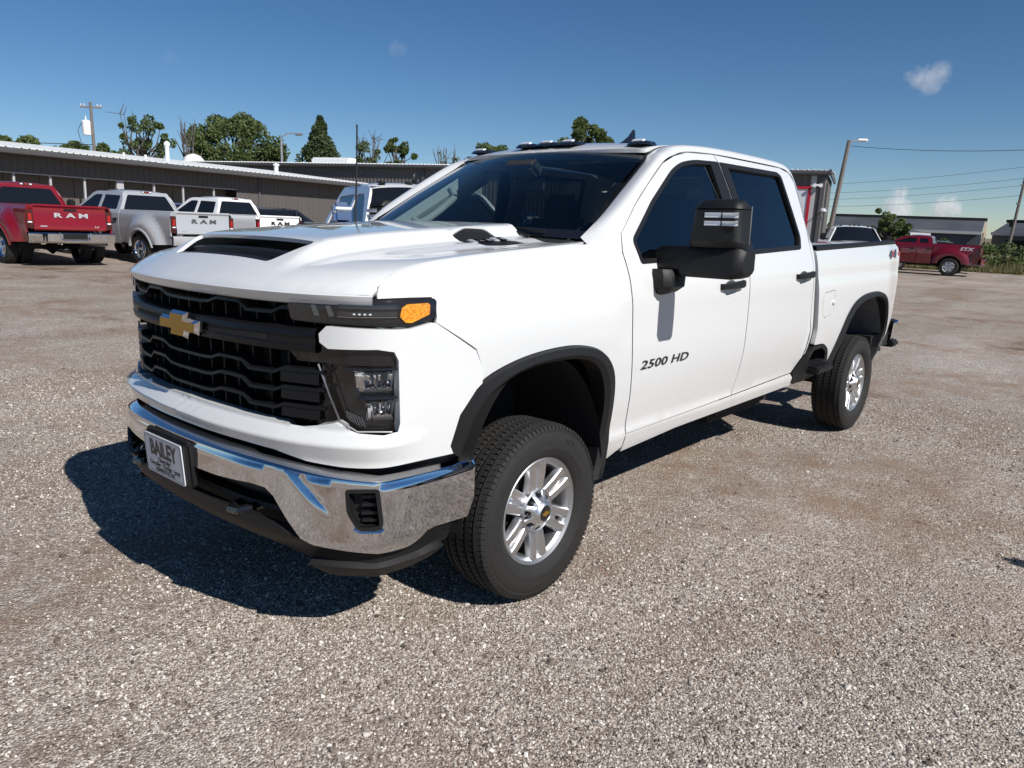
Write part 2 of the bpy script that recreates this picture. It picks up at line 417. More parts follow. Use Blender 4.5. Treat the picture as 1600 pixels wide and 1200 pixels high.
WF = rounded([(.668, 1.416), (.634, 1.526), (.879, 1.71), (1.148, 1.876), (1.26, 1.919), (1.417, 1.944), (1.688, 1.953), (1.742, 1.751), (1.786, 1.442)], [.02, .03, .02, .1, .05, .1, .01, .01, .01])
WR = rounded([(1.720, 1.953), (2.515, 1.950), (2.565, 1.925), (2.655, 1.545), (2.612, 1.468), (1.813, 1.443), (1.776, 1.751)], [.01, .03, .02, .03, .02, .01, .01])
OUTER_F = [(-.557, .774), (-.511, .902), (-.404, 1.005), (-.264, 1.059), (-.074, 1.088), (.159, 1.090), (.349, 1.048), (.458, .958), (.497, .818), (.505, .634), (.490, .515), (.462, .425)]
INNER_F = [(-.470, .72), (-.447, .80), (-.41, .887), (-.335, .961), (-.226, 1.012), (-.072, 1.036), (.163, 1.032), (.306, .991), (.385, .90), (.422, .76), (.425, .62), (.412, .52), (.38, .43)]
OUTER_R = [(3.275, .60), (3.365, .72), (3.484, .868), (3.582, .975), (3.725, 1.063), (3.952, 1.113), (4.274, 1.12), (4.467, 1.074), (4.564, .971), (4.617, .803), (4.57, .66), (4.45, .545), (4.37, .50)]
def arch(a, n=60): return resample(catmull(a, 8), n)
def ell(cx, cz, rx, rz, n=20): return [(cx+rx*math.cos(2*math.pi*k/n), cz+rz*math.sin(2*math.pi*k/n)) for k in range(n)]
def wedge_emb(x, z, sg): return (x, -sg*side(x, z), z)
for sg in (1, -1):
    out = (0, -sg, 0); sf = sidefn(sg)
    # front fender
    top = [(x, hood_z(x, .858)-.006) for x in np.linspace(-.80, .385, 24)]
    fo = [(-.69, 1.329), (-.808, 1.329), (-.808, 1.343)]+top+[(.42, 1.523), (.48, 1.548), (.553, 1.556), (.532, 1.467), (.548, 1.368), (.579, 1.231), (.601, 1.09), (.652, .787), (.662, .60), (.66, .53), (.478, .452)]
    fo += [tuple(p) for p in arch(OUTER_F)[::-1] if p[1] > .47 and p[1] < 1.3 and not (p[0] < -.4)]
    fo += [(-.40, 1.008), (-.392, 1.051), (-.43, 1.134), (-.538, 1.201), (-.606, 1.243), (-.600, 1.262), (-.597, 1.316), (-.608, 1.328)]
    panel('fender', fo, sf, W_, T, step=.035, thick=.012, out=out)
    # doors
    d1 = DFRONT+BL; b2 = [(x+.007, z) for x, z in BL]
    d2 = b2+DREAR[::-1] if False else [b2[0]]+DREAR+b2[1:][::-1]
    hx1, hx2 = (1.575, 1.276), (2.625, 1.295)
    cup1, cup2 = ell(hx1[0]-.005, hx1[1]-.012, .082, .046), ell(hx2[0]-.005, hx2[1]-.012, .082, .046)
    doorF = panel('front_door', d1, sf, W_, T, holes=[inset(WF, .006), cup1], step=.045, thick=.03, out=out)
    doorR = panel('rear_door', d2, sf, W_, T, holes=[inset(WR, .006), cup2], step=.045, thick=.03, out=out)
    for dr, (hx, hz) in ((doorF, hx1), (doorR, hx2)):
        rows = []
        for k in range(5):
            q = math.cos(k/4*math.pi/2); rows.append([(hx-.005+.083*q*math.cos(a), -sg*(side(hx, hz)-.001-.034*math.sin(k/4*math.pi/2)), hz-.012+.047*q*math.sin(a)) for a in np.linspace(0, 2*math.pi, 20, endpoint=False)])
        MB().grid(rows, close=True).build('handle_cup', W_, dr, fix=False)
        y0 = side(hx, hz); m = MB()
        gy = [(-.132, .0), (-.128, .022), (-.09, .036), (.08, .038), (.122, .030), (.134, .0)]
        rows = []
        for gx, gd in gy:
            hh = .016 if gx < .05 else .021
            rows.append([(hx+gx, -sg*(y0+gd*k1), hz+.006+.03*gx+hh*k2) for k1, k2 in ((.0, .8), (.75, 1), (1, .6), (1, -.6), (.75, -1), (.0, -.8))])
        MB().grid(rows).build('door_handle', MT['plastic'], dr)
    # window trim, glass, black appliques
    panel('window_trim', WF, sidefn(sg, .004), MT['plastic'], doorF, holes=[inset(WF, .022)], step=.05, thick=.03, out=out)
    panel('window_trim', WR, sidefn(sg, .004), MT['plastic'], doorR, holes=[inset(WR, .026)], step=.05, thick=.03, out=out)
    gF = inset(WF, .015); gR = inset(WR, .018)
    panel('window_glass', gF, sidefn(sg, -.012), MT['glass_side'], doorF, step=.15, thick=0, out=out)
    panel('window_glass', gR, sidefn(sg, -.014), MT['glass_dark'], doorR, step=.15, thick=0, out=out)
    panel('pillar_applique', [(1.592, 1.948), (1.699, 1.952), (1.757, 1.751), (1.796, 1.445), (1.685, 1.443), (1.638, 1.746)], sidefn(sg, .006), MT['plastic'], doorF, step=.1, thick=.02, out=out)
    panel('pillar_applique', [(1.714, 1.952), (1.80, 1.950), (1.85, 1.751), (1.895, 1.447), (1.812, 1.446), (1.772, 1.751)], sidefn(sg, .006), MT['plastic'], doorR, step=.1, thick=.02, out=out)
    # rocker below the doors
    panel('rocker_panel', [(.672, .590), (1.65, .607), (2.695, .630), (2.725, .60), (2.72, .545), (1.18, .530), (.668, .500)], sf, W_, T, step=.022, thick=.02, out=out)
    # cab frame: A pillar, roof rail and C pillar in one strip between door shutline and roof ditch
    Dp = catmull([(.56, 1.556), (.73, 1.689), (.877, 1.785), (1.078, 1.905), (1.21, 1.950), (1.375, 1.982), (1.69, 1.996), (2.10, 1.995), (2.60, 1.986), (2.72, 1.961), (2.766, 1.90), (2.781, 1.80), (2.792, 1.55), (2.786, 1.45), (2.806, 1.25), (2.841, 1.05), (2.871, .92), (2.864, .80), (2.85, .742)], 6)
    D3 = np.array([(x, side(x, z), z) for x, z in Dp])
    E3 = catmull([(.405, .80, 1.530), (.59, .775, 1.628), (.80, .74, 1.752), (1.06, .69, 1.900), (1.14, .667, 1.950), (1.31, .655, 2.004), (1.67, .652, 2.030), (2.10, .652, 2.034), (2.60, .66, 2.020), (2.80, .665, 1.995), (2.862, .685, 1.93), (2.885, .72, 1.84), (2.895, .83, 1.60), (2.862, .915, 1.47), (2.868, .94, 1.30), (2.905, .950, 1.06), (2.945, .938, .92), (2.940, .925, .83), (2.93, .92, .785)], 6)
    n = len(D3); rows = []
    for k in range(9):
        t = k/8; r_ = []
        fx = np.interp(t, [0, .4, .75, 1], [.556, .484, .424, .378]); fz = np.interp(t, [0, .4, .75, 1], [1.555, 1.546, 1.521, 1.503])
        for dz in (-.08, -.003): r_.append((fx+(-.03 if dz < -.01 else 0), -sg*(side(fx, fz)-(.03 if dz < -.01 else .003)), fz+dz))
        for i in range(n):
            p = D3[i]*(1-t)+E3[i]*t
            bul = .028*math.sin(math.pi*t)*min(1, .35+i/8)
            nrm = np.array([-.25 if i < 25 else (.0 if i < 55 else .45), .62, .62 if i < 66 else .1]); nrm /= np.linalg.norm(nrm)
            p = p+nrm*bul*(1 if i < 66 else .55); r_.append((p[0], -sg*p[1], p[2]))
        rows.append(r_)
    m = MB(); m.grid(rows); m.build('cab_frame', W_, T, sharp=60)
    # black ditch moulding along the windshield pillar and the roof edge
    m = MB(); m.grid([[(p[0]+dx, -sg*(p[1]+dy), p[2]+dz) for p in E3[4:62]] for dx, dy, dz in ((0, .004, .002), (.0, -.004, .004), (.004, -.016, .002), (.004, -.02, -.01))])
    m.build('ditch_moulding', MT['plastic'], T)
    # bed side
    bo = [(2.880, 1.462), (2.915, 1.328), (2.950, 1.105), (2.990, .909), (2.972, .805), (3.161, .800), (3.279, .745), (3.310, .66)]
    bo = [tuple(p) for p in rounded(bo, [.01, .05, .05, .03, .01, .05, .04, .01])]
    bo += [tuple(p) for p in arch(OUTER_R) if p[1] > .63 and (p[0] < 4.6 or p[1] > .75)]
    bo += [(4.60, .66), (4.66, .628), (4.772, .738), (4.84, .862), (4.872, 1.10), (4.905, 1.275), (4.93, 1.40), (4.92, 1.470), (4.875, 1.497)]
    fuel = rounded([(3.035, 1.165), (3.265, 1.180), (3.262, 1.01), (3.09, .985), (3.04, 1.02)], .03)
    bs = panel('bed_side', bo, sf, W_, T, holes=[fuel], step=.04, thick=.03, out=out)
    panel('fuel_door', inset(fuel, .004), sf, W_, bs, step=.06, thick=.02, out=out)
    m = MB(); m.lathe([(0, -.014), (.012, -.013), (.02, -.004), (.021, .0)], (3.235, 0, 1.09), 16)
    m.v = [(v[0], -sg*(side(v[0], v[2])-v[1]), v[2]) for v in m.v]; m.build('fuel_door_button', W_, bs)
    # bed rail cap
    rows = []
    for x in np.linspace(2.90, 4.875, 24):
        zt = 1.462+.036*(x-2.88)/2.0; y0 = side(x, zt)
        rows.append([(x, -sg*y, z) for y, z in ((y0+.001, zt-.006), (y0+.002, zt+.016), (y0-.01, zt+.026), (y0-.07, zt+.026), (y0-.085, zt+.012), (y0-.085, zt-.03))])
    MB().grid(rows).build('bed_rail_cap', MT['plastic'], T)
    m = MB(); m.grid([[(x, -sg*(side(x, 1.45)-.08), z) for x in np.linspace(2.95, 4.85, 14)] for z in (1.45, 1.3, 1.2, 1.16)]); m.build('bed_inner_wall', W_, T)
    # wheel-arch flares
    for nm, O, I in (('fender_flare', arch(OUTER_F), arch(INNER_F)), ('bed_flare', arch(OUTER_R), None)):
        if I is None:
            c = np.array([3.95, .52]); I = np.array([p+(c-p)/np.linalg.norm(c-p)*(.052 if 6 < i < 52 else .045) for i, p in enumerate(O)])
        rows = [[], [], [], [], []]
        for o, i in zip(O, I):
            y0 = max(side(o[0], max(o[1], .55)), .93); q = o*.86+i*.14; q2 = o*.3+i*.7
            rows[0].append((o[0], -sg*(y0-.008), o[1])); rows[1].append((q[0], -sg*(y0+.020), q[1])); rows[2].append((q2[0], -sg*(y0+.026), q2[1]))
            rows[3].append((i[0], -sg*(y0+.010), i[1])); rows[4].append((i[0], -sg*(y0-.07), i[1]))
        MB().grid(rows).build(nm, MT['flare'], T, sharp=28)
    # wheel-house linings
    for nm, cx, r0, mm in (('wheel_liner', -.02, .45, MT['dark']), ('wheel_liner', 3.95, .67, MT['well'])):
        rows = []
        for y in (.955, .80, .55, .42):
            rows.append([(cx+(r0 if nm else 0)*math.cos(a)*1.02, -sg*y, .42+r0*(1.42 if cx < 1 else 1.12)*max(math.sin(a), 0 if cx < 1 else .22)) for a in np.linspace(.0, math.pi, 30)])
        m = MB(); m.grid(rows)
        m.add([rows[3][i] for i in range(30)], [tuple(range(30))]); m.build(nm, mm, T)
    # black lower corner behind the rear door with the bed step
    panel('step_trim', rounded([(2.735, .612), (2.862, .735), (2.975, .795), (3.161, .793), (3.272, .742), (3.305, .66), (3.282, .60), (3.10, .56), (2.78, .54)], .02), sidefn(sg, -.002), MT['plastic'], T, holes=[rounded([(2.93, .70), (3.00, .765), (3.15, .768), (3.235, .73), (3.255, .665), (2.95, .655)], .02)], step=.06, thick=.05, out=out)
    m = MB(); m.box((3.10, -sg*.955, .625), (.30, .14, .05), ch=.012); m.box((3.10, -sg*.86, .61), (.34, .14, .10), ch=.012)
    st = m.build('bed_step', MT['plastic'], T)
    m = MB()
    for k in range(9): m.box((2.985+.028*k, -sg*.958, .653), (.010, .10, .008), Matrix.Rotation(.35*sg, 3, 'Z'))
    m.build('step_tread', MT['flare'], st, smooth=False)
    # interior recess behind the step
    MB().box((3.08, -sg*.80, .70), (.45, .12, .16)).build('step_recess', MT['dark'], T)
# ---- nose
def ff(off=0.0):
    def f(s, z):
        a = abs(s); k = (1-sm(FA.y(.86), FA.x(-.62), a))
        led = .05*(1-np.clip((z-.846)/.024, 0, 1))*k-.03*np.clip((.845-z)/.08, 0, 1)*k
        return FA.at(s, z, off+led)
    return f
sy, sx = FA.y, FA.x
half = [(0, .797), (sy(.40), .796), (sy(.56), .790), (sy(.68), .764), (sy(.80), .756), (sy(.89), .754), (sx(-.675), .758), (sx(-.535), .760), (sx(-.548), .79), (sx(-.506), .90), (sx(-.43), .985), (sx(-.402), 1.004), (sx(-.396), 1.05), (sx(-.436), 1.130), (sx(-.542), 1.197), (sx(-.612), 1.241), (sx(-.63), 1.243), (sx(-.706), 1.227), (sx(-.75), 1.226), (sy(.80), 1.232), (sy(.752), 1.234), (sy(.726), 1.207), (sy(.728), 1.178), (sy(.755), 1.158), (sy(.885), 1.160), (sx(-.762), 1.150), (sx(-.748), 1.12), (sx(-.744), .90), (sx(-.752), .872), (sy(.895), .866), (sy(.84), .872), (sy(.80), .89), (sy(.775), .905), (sy(.74), .895), (sy(.66), .880), (sy(.5), .882), (0, .892)]
full = [(-a, z) for a, z in half[1:-1][::-1]]+[]   # passenger half, walked bottom-last
poly = half+[(-a, z) for a, z in half[1:-1][::-1]]
fascia = panel('front_fascia', poly, ff(), W_, T, step=.02, thick=.05, out=(-1, 0, 0), sharp=26, eps=.002, lines=[[(-sx(-.68), .846), (sx(-.68), .846)], [(-sy(.58), .870), (sy(.58), .870)]])
# hood with its scoop opening and leading lip
hs = FA.y(.876)
fr = [(float(xfront(y)), y) for y in np.linspace(-.876, .876, 44)]
rear = [(.385, .835), (.40, .80), (.375, .70), (.33, .50), (.29, .25), (.28, 0)]
ho = [(x, -y) for x, y in fr][::1]
ho = [(x, y) for x, y in fr]+[(-.800, .874)]+[(x, .853) for x in np.linspace(-.715, .3, 8)]+rear+[(x, -y) for x, y in rear[:-1][::-1]]+[(x, -.853) for x in np.linspace(.3, -.715, 8)]+[(-.800, -.874)]
scoop = rounded([(-.893, .36), (-.755, .435), (-.735, .425), (-.735, -.425), (-.755, -.435), (-.893, -.36)], .02)
emb = {g: rounded([(-.095, g*.49), (-.008, g*.612), (.10, g*.632), (.262, g*.625), (.12, g*.47), (.02, g*.455)], .015) for g in (1, -1)}
hood = panel('hood', ho, lambda x, y: (x, y, hood_z(x, y)), W_, T, holes=[scoop, emb[1], emb[-1]], step=.035, thick=.015, out=(0, 0, 1), sharp=50,
             lines=[[(-.70, g*.447), (-.14, g*.447)] for g in (1, -1)]+[[(-.74, g*.535), (-.14, g*.535)] for g in (1, -1)])
rows = [[FA.at(s, z, o) for s in np.linspace(-hs, hs, 60)] for z, o in ((1.340, 0), (1.336, .003), (1.306, -.011), (1.300, -.018), (1.300, -.05))]
MB().grid(rows).build('hood_lip', W_, hood, sharp=50)
# scoop insert: floor, hood-side returns and slats
sc = panel('hood_scoop', inset(scoop, -.006), lambda x, y: (x, y, hood_z(x, y)-.006-.012*sm(-.89, -.84, x)-.05*sm(-.845, -.815, x)), MT['plastic'], T, step=.03, thick=.01, out=(0, 0, 1))
for k, xx in enumerate((-.790,)):
    m = MB(); yy = .395
    m.grid([[(xx+dx, y, hood_z(xx, y)-.022+dz) for y in np.linspace(-yy, yy, 20)] for dx, dz in ((-.008, -.03), (-.006, -.008), (.012, -.001), (.02, -.008))]); m.build('scoop_slat', MT['plastic'], sc)
mw = basis((-.872, 0, hood_z(-.872, 0)-.008), (0, -1, 0), (.86, 0, .5), (-.5, 0, .86))
for g in (1, -1):
    em = panel('hood_vent_bezel', emb[g], lambda x, y: (x, y, hood_z(x, y)-.006), MT['plastic'], T, step=.05, thick=.012, out=(0, 0, 1))
    for k in range(5):
        x0 = -.012+.046*k; y0 = g*.535
        m = MB(); m.box((x0, y0, hood_z(x0, y0)+.001), (.036, .045, .010), Matrix.Rotation(-.25*g, 3, 'X'), ch=.004); m.build('vent_badge_letter', MT['badgechrome'] if k in (0, 3) else MT['gloss'], em)
# cowl between hood and windshield
rows = []
for t in np.linspace(0, 1, 5):
    rows.append([((.27+.10*(abs(y)/.8)**2)*(1-t)+(.34+.13*(abs(y)/.8)**2)*t, y, hood_z(.3, y)-.03+.012*t) for y in np.linspace(-.80, .80, 24)])
MB().grid(rows).build('cowl', MT['plastic'], T)
# windshield
WB = lambda y: np.array([.285+.135*(abs(y)/.79)**2.2, y, 1.536-.016*(abs(y)/.79)**2])
WT = lambda y: np.array([1.035+.105*(abs(y)/.655)**2.2, y, 1.975-.027*(abs(y)/.655)**2])
rows = []
for t in np.linspace(0, 1, 14):
    r_ = []
    for k in np.linspace(-1, 1, 26):
        p = WB(k*.785)*(1-t)+WT(k*.648)*t; p = p+np.array([-.35, 0, .6])*.04*math.sin(math.pi*t)*(1-.5*k*k); r_.append(p)
    rows.append(r_)
ws = MB().grid(rows).build('windshield', MT['glass_ws'], T, fix=False)
rr = []
for k in np.linspace(-1, 1, 26):   # dark ceramic band along the foot and the head of the glass
    rr.append([WB(k*.785)+np.array([t*.02-.004, 0, t*.012+.002]) for t in (0, 1, 3)])
MB().grid(rr).build('ceramic_band', MT['gloss'], ws)
rr = [[(WT(k*.648)*(1-t)+WB(k*.785)*t)+np.array([.004, 0, -.004]) for t in (.0, .05, .09)] for k in np.linspace(-1, 1, 26)]
MB().grid(rr).build('ceramic_band', MT['gloss'], ws)
MB().box((.93, 0, 1.885), (.10, .22, .07), Matrix.Rotation(.6, 3, 'Y'), ch=.02).build('camera_housing', MT['int_dark'], ws)
MB().tube([(.93, 0, 1.87), (.97, 0, 1.82)], .012).box((.985, 0, 1.79), (.03, .25, .07), ch=.015).build('rear_view_mirror', MT['int_dark'], T)
for y0, y1 in ((-.62, -.06), (.0, .52)):
    m = MB(); pts = [(WB(y0+(y1-y0)*t)*(1-.03-.05*t)+WT(y0+(y1-y0)*t)*(.03+.05*t))+np.array([-.016, 0, .012]) for t in np.linspace(0, 1, 8)]
    m.tube(pts, .008, 6); m.tube([pts[4]+np.array([0, 0, .006]), pts[0]+np.array([-.05, .05, -.02])], .007, 6); m.build('wiper', MT['plastic'], T)
# roof
def roof_z(x, y): return float(np.interp(x, [1.03, 1.09, 1.15, 1.22, 1.32, 1.5, 1.75, 2.1, 2.5, 2.7, 2.80, 2.86], [1.976, 2.001, 2.019, 2.035, 2.049, 2.061, 2.068, 2.068, 2.057, 2.042, 2.026, 1.995]))-.036*(abs(y)/.655)**2.2
fr_ = [(float(1.036+.105*(abs(y)/.655)**2.2), y) for y in np.linspace(-.648, .648, 20)]
ro = fr_+[(1.31, .648), (1.7, .645), (2.1, .645), (2.6, .652), (2.78, .655), (2.855, .62), (2.865, 0), (2.855, -.62), (2.78, -.655), (2.6, -.652), (2.1, -.645), (1.7, -.645), (1.31, -.648)]
roof = panel('roof', ro, lambda x, y: (x, y, roof_z(x, y)), W_, T, step=.06, thick=.02, out=(0, 0, 1), sharp=50)
# roof marker lamps, fin aerial
def roof_lamp(y0, x0):
    m = MB(); z = roof_z(x0, y0)-.004
    prof = [(-.08, .0, .0), (-.055, .020, .6), (-.03, .026, .9), (.05, .026, .9), (.09, .0, .6)]
    m.grid([[(x0+dx, y0+k*(.062-.012*abs(h)*20*.3), z+h*(1-abs(k)**8*.95)) for k in np.linspace(-1, 1, 9)] for dx, h, q in prof])
    o = m.build('roof_marker_lamp', MT['gloss'], T)
    MB().box((x0-.042, y0, z+.023), (.03, .075, .012), Matrix.Rotation(-.45, 3, 'Y'), ch=.004).build('lamp_lens', MT['clearlens'], o)
for yy, xx in ((.575, 1.22), (-.575, 1.225)): roof_lamp(yy, xx)
for yy in (.155, 0, -.155): roof_lamp(yy, 1.165)
m = MB(); m.grid([[(1.165+dx, y, roof_z(1.165, y)-.006+h) for y in np.linspace(-.21, .21, 16)] for dx, h in ((-.065, 0), (-.05, .012), (.06, .016), (.085, 0))]); m.build('lamp_bar', MT['gloss'], T)
m = MB(); zf = roof_z(1.75, -.09)-.006
for sec in [0]:
    P = [(1.68, 0, .040, .0), (1.70, .018, .040, .02), (1.76, .03, .034, .04), (1.82, .035, .024, .075), (1.865, .035, .014, .118), (1.885, .03, .011, .124), (1.897, .03, .011, .115), (1.90, .03, .024, .045), (1.96, .025, .03, .032), (2.02, 0, .02, .0)]
    m.grid([[(x, -.09+k*wd*(1-.75*abs(q)), zf+h*q) for k, q in ((-1, 0), (-1, .35), (-.55, .7), (0, 1), (.55, .7), (1, .35), (1, 0))] for x, _, wd, h in P])
m.build('fin_aerial', MT['gloss'], T)
# mast aerial on the passenger fender
ab = (.37, .80, hood_z(.37, .80)-.02)
MB().tube([ab, (.375, .80, ab[2]+.05)], .012).tube([(.375, .80, ab[2]+.05), (.40, .81, ab[2]+.33), (.41, .812, ab[2]+.62)], [.0058, .005, .0045], 6).build('mast_aerial', MT['plastic'], T)
# ---- grille
def strip(name, secs, s0, s1, m, parent, n=70, sharp=35, zf=None):
    """bar following the nose: secs = [(off, z)...] cross-section carried from s0 to s1; zf lifts it along s"""
    ss = np.linspace(s0, s1, n); ss = np.unique(np.r_[ss, [q for q in ([] if zf is None else zf[1]) if s0 < q < s1]])
    rows = [[FA.at(s, z+(0 if zf is None else zf[0](s)), o) for s in ss] for o, z in secs]
    return MB().grid(rows).build(name, m, parent, sharp=sharp)
gs = sy(.735)
gr = MB(); gr.grid([[FA.at(s, z, -.12) for s in np.linspace(-gs, gs, 30)] for z in (.86, 1.33)]); grille = gr.build('grille', MT['dark'], T)
ks = sorted([g*q for q in (.12, .17, .225, .275, .36, .40, .53, .575) for g in (1, -1)])
def hump(s):
    a = abs(s); return float(np.interp(a, [0, .12, .17, .225, .275, .36, .40, .53, .575, .8], [0, 0, .004, .020, .020, .018, -.008, -.006, .012, .012]))
for z0, d in ((1.272, .0), (1.062, .0), (.998, 0), (.935, 0)):
    strip('grille_bar', [(-.08, z0+.012), (-.030, z0+.009), (-.014, z0+.004), (-.012, z0-.006), (-.05, z0-.011)], -gs, gs, MT['satin'], grille, zf=(hump, ks))
for q in np.linspace(-.66, .66, 15):
    m = MB(); m.grid([[FA.at(q+dq, z, o) for z in (.885, 1.14)] for dq, o in ((-.004, -.10), (-.004, -.055), (.004, -.055), (.004, -.10))]); m.build('grille_rib', MT['plastic'], grille, smooth=False)
    m = MB(); m.grid([[FA.at(q+.03+dq, z, o) for z in (1.215, 1.31)] for dq, o in ((-.004, -.10), (-.004, -.055), (.004, -.055), (.004, -.10))]); m.build('grille_rib', MT['plastic'], grille, smooth=False)
for g in (1, -1):     # wide end blades beside the lamps
    for z0 in (1.045, .985, .922):
        m = MB(); m.grid([[FA.at(g*s, z, o) for s in (sy(.56), sy(.60), sy(.70), sy(.715))] for z, o in ((z0+.028, -.06), (z0+.026, -.016), (z0-.018, -.012), (z0-.022, -.06))]); m.build('grille_blade', MT['satin'], grille)
# main gloss bar with slots either side of the emblem
strip('grille_cross_bar', [(-.07, 1.228), (-.020, 1.220), (-.006, 1.212), (.000, 1.195), (-.004, 1.190), (-.004, 1.166), (.000, 1.160), (-.003, 1.140), (-.06, 1.128)], -sy(.712), sy(.712), MT['satin'], grille, n=90, sharp=25)
for g in (1, -1):
    m = MB(); m.grid([[FA.at(g*s, z, -.0025) for s in np.linspace(.18, .52, 14)] for z in (1.1875, 1.169)]); m.build('bar_slot', MT['dark'], grille, smooth=False)
    # black surround running out to the lower lamps
    pp = [(sy(.60), 1.135), (sy(.735), 1.17), (sy(.735), 1.165), (sy(.89), 1.165), (sx(-.745), 1.14), (sx(-.742), 1.098), (sy(.70), 1.105), (sy(.63), 1.105)]
    panel('lamp_surround', [(g*a, z) for a, z in pp], lambda s, z: FA.at(s, z, -.022), MT['gloss'], grille, step=.05, thick=.03, out=(-1, 0, 0))
# bow-tie emblem: grey-chrome bevel round a gold face
def bow(kx, kz): return [(-.172*kx-.0, -.020*kz-.008), (-.066*kx, -.020*kz-.008), (-.076*kx, -.052*kz), (.060*kx, -.052*kz), (.070*kx, -.020*kz-.008), (.158*kx, -.020*kz-.008), (.172*kx, .030*kz), (.066*kx, .030*kz), (.076*kx, .056*kz), (-.060*kx, .056*kz), (-.070*kx, .030*kz), (-.158*kx, .030*kz)]
B0 = bow(.92, .95); B1 = inset(B0, .011)
def ebp(u, v, o): return (-1.050-o, -u-.005, 1.172+v)
m = MB(); n = len(B0)
m.grid([[ebp(u, v, 0) for u, v in B0], [ebp(u, v, .010) for u, v in B0], [ebp(u, v, .026) for u, v in B1]], close=True); em = m.build('emblem', MT['chrome'], T, sharp=10)
m = MB(); V2, _, F2, *_ = delaunay_2d_cdt([Vector(p) for p in inset(B0, .0105)], [(i, (i+1) % n) for i in range(n)], [], 1, 1e-6)
m.add([ebp(p[0], p[1], .0262) for p in V2], [tuple(f) for f in F2]); m.build('emblem_face', MT['gold'], em, smooth=False)
MB().box((-1.040, 0, 1.172), (.022, .24, .05)).build('emblem_base', MT['gloss'], em)
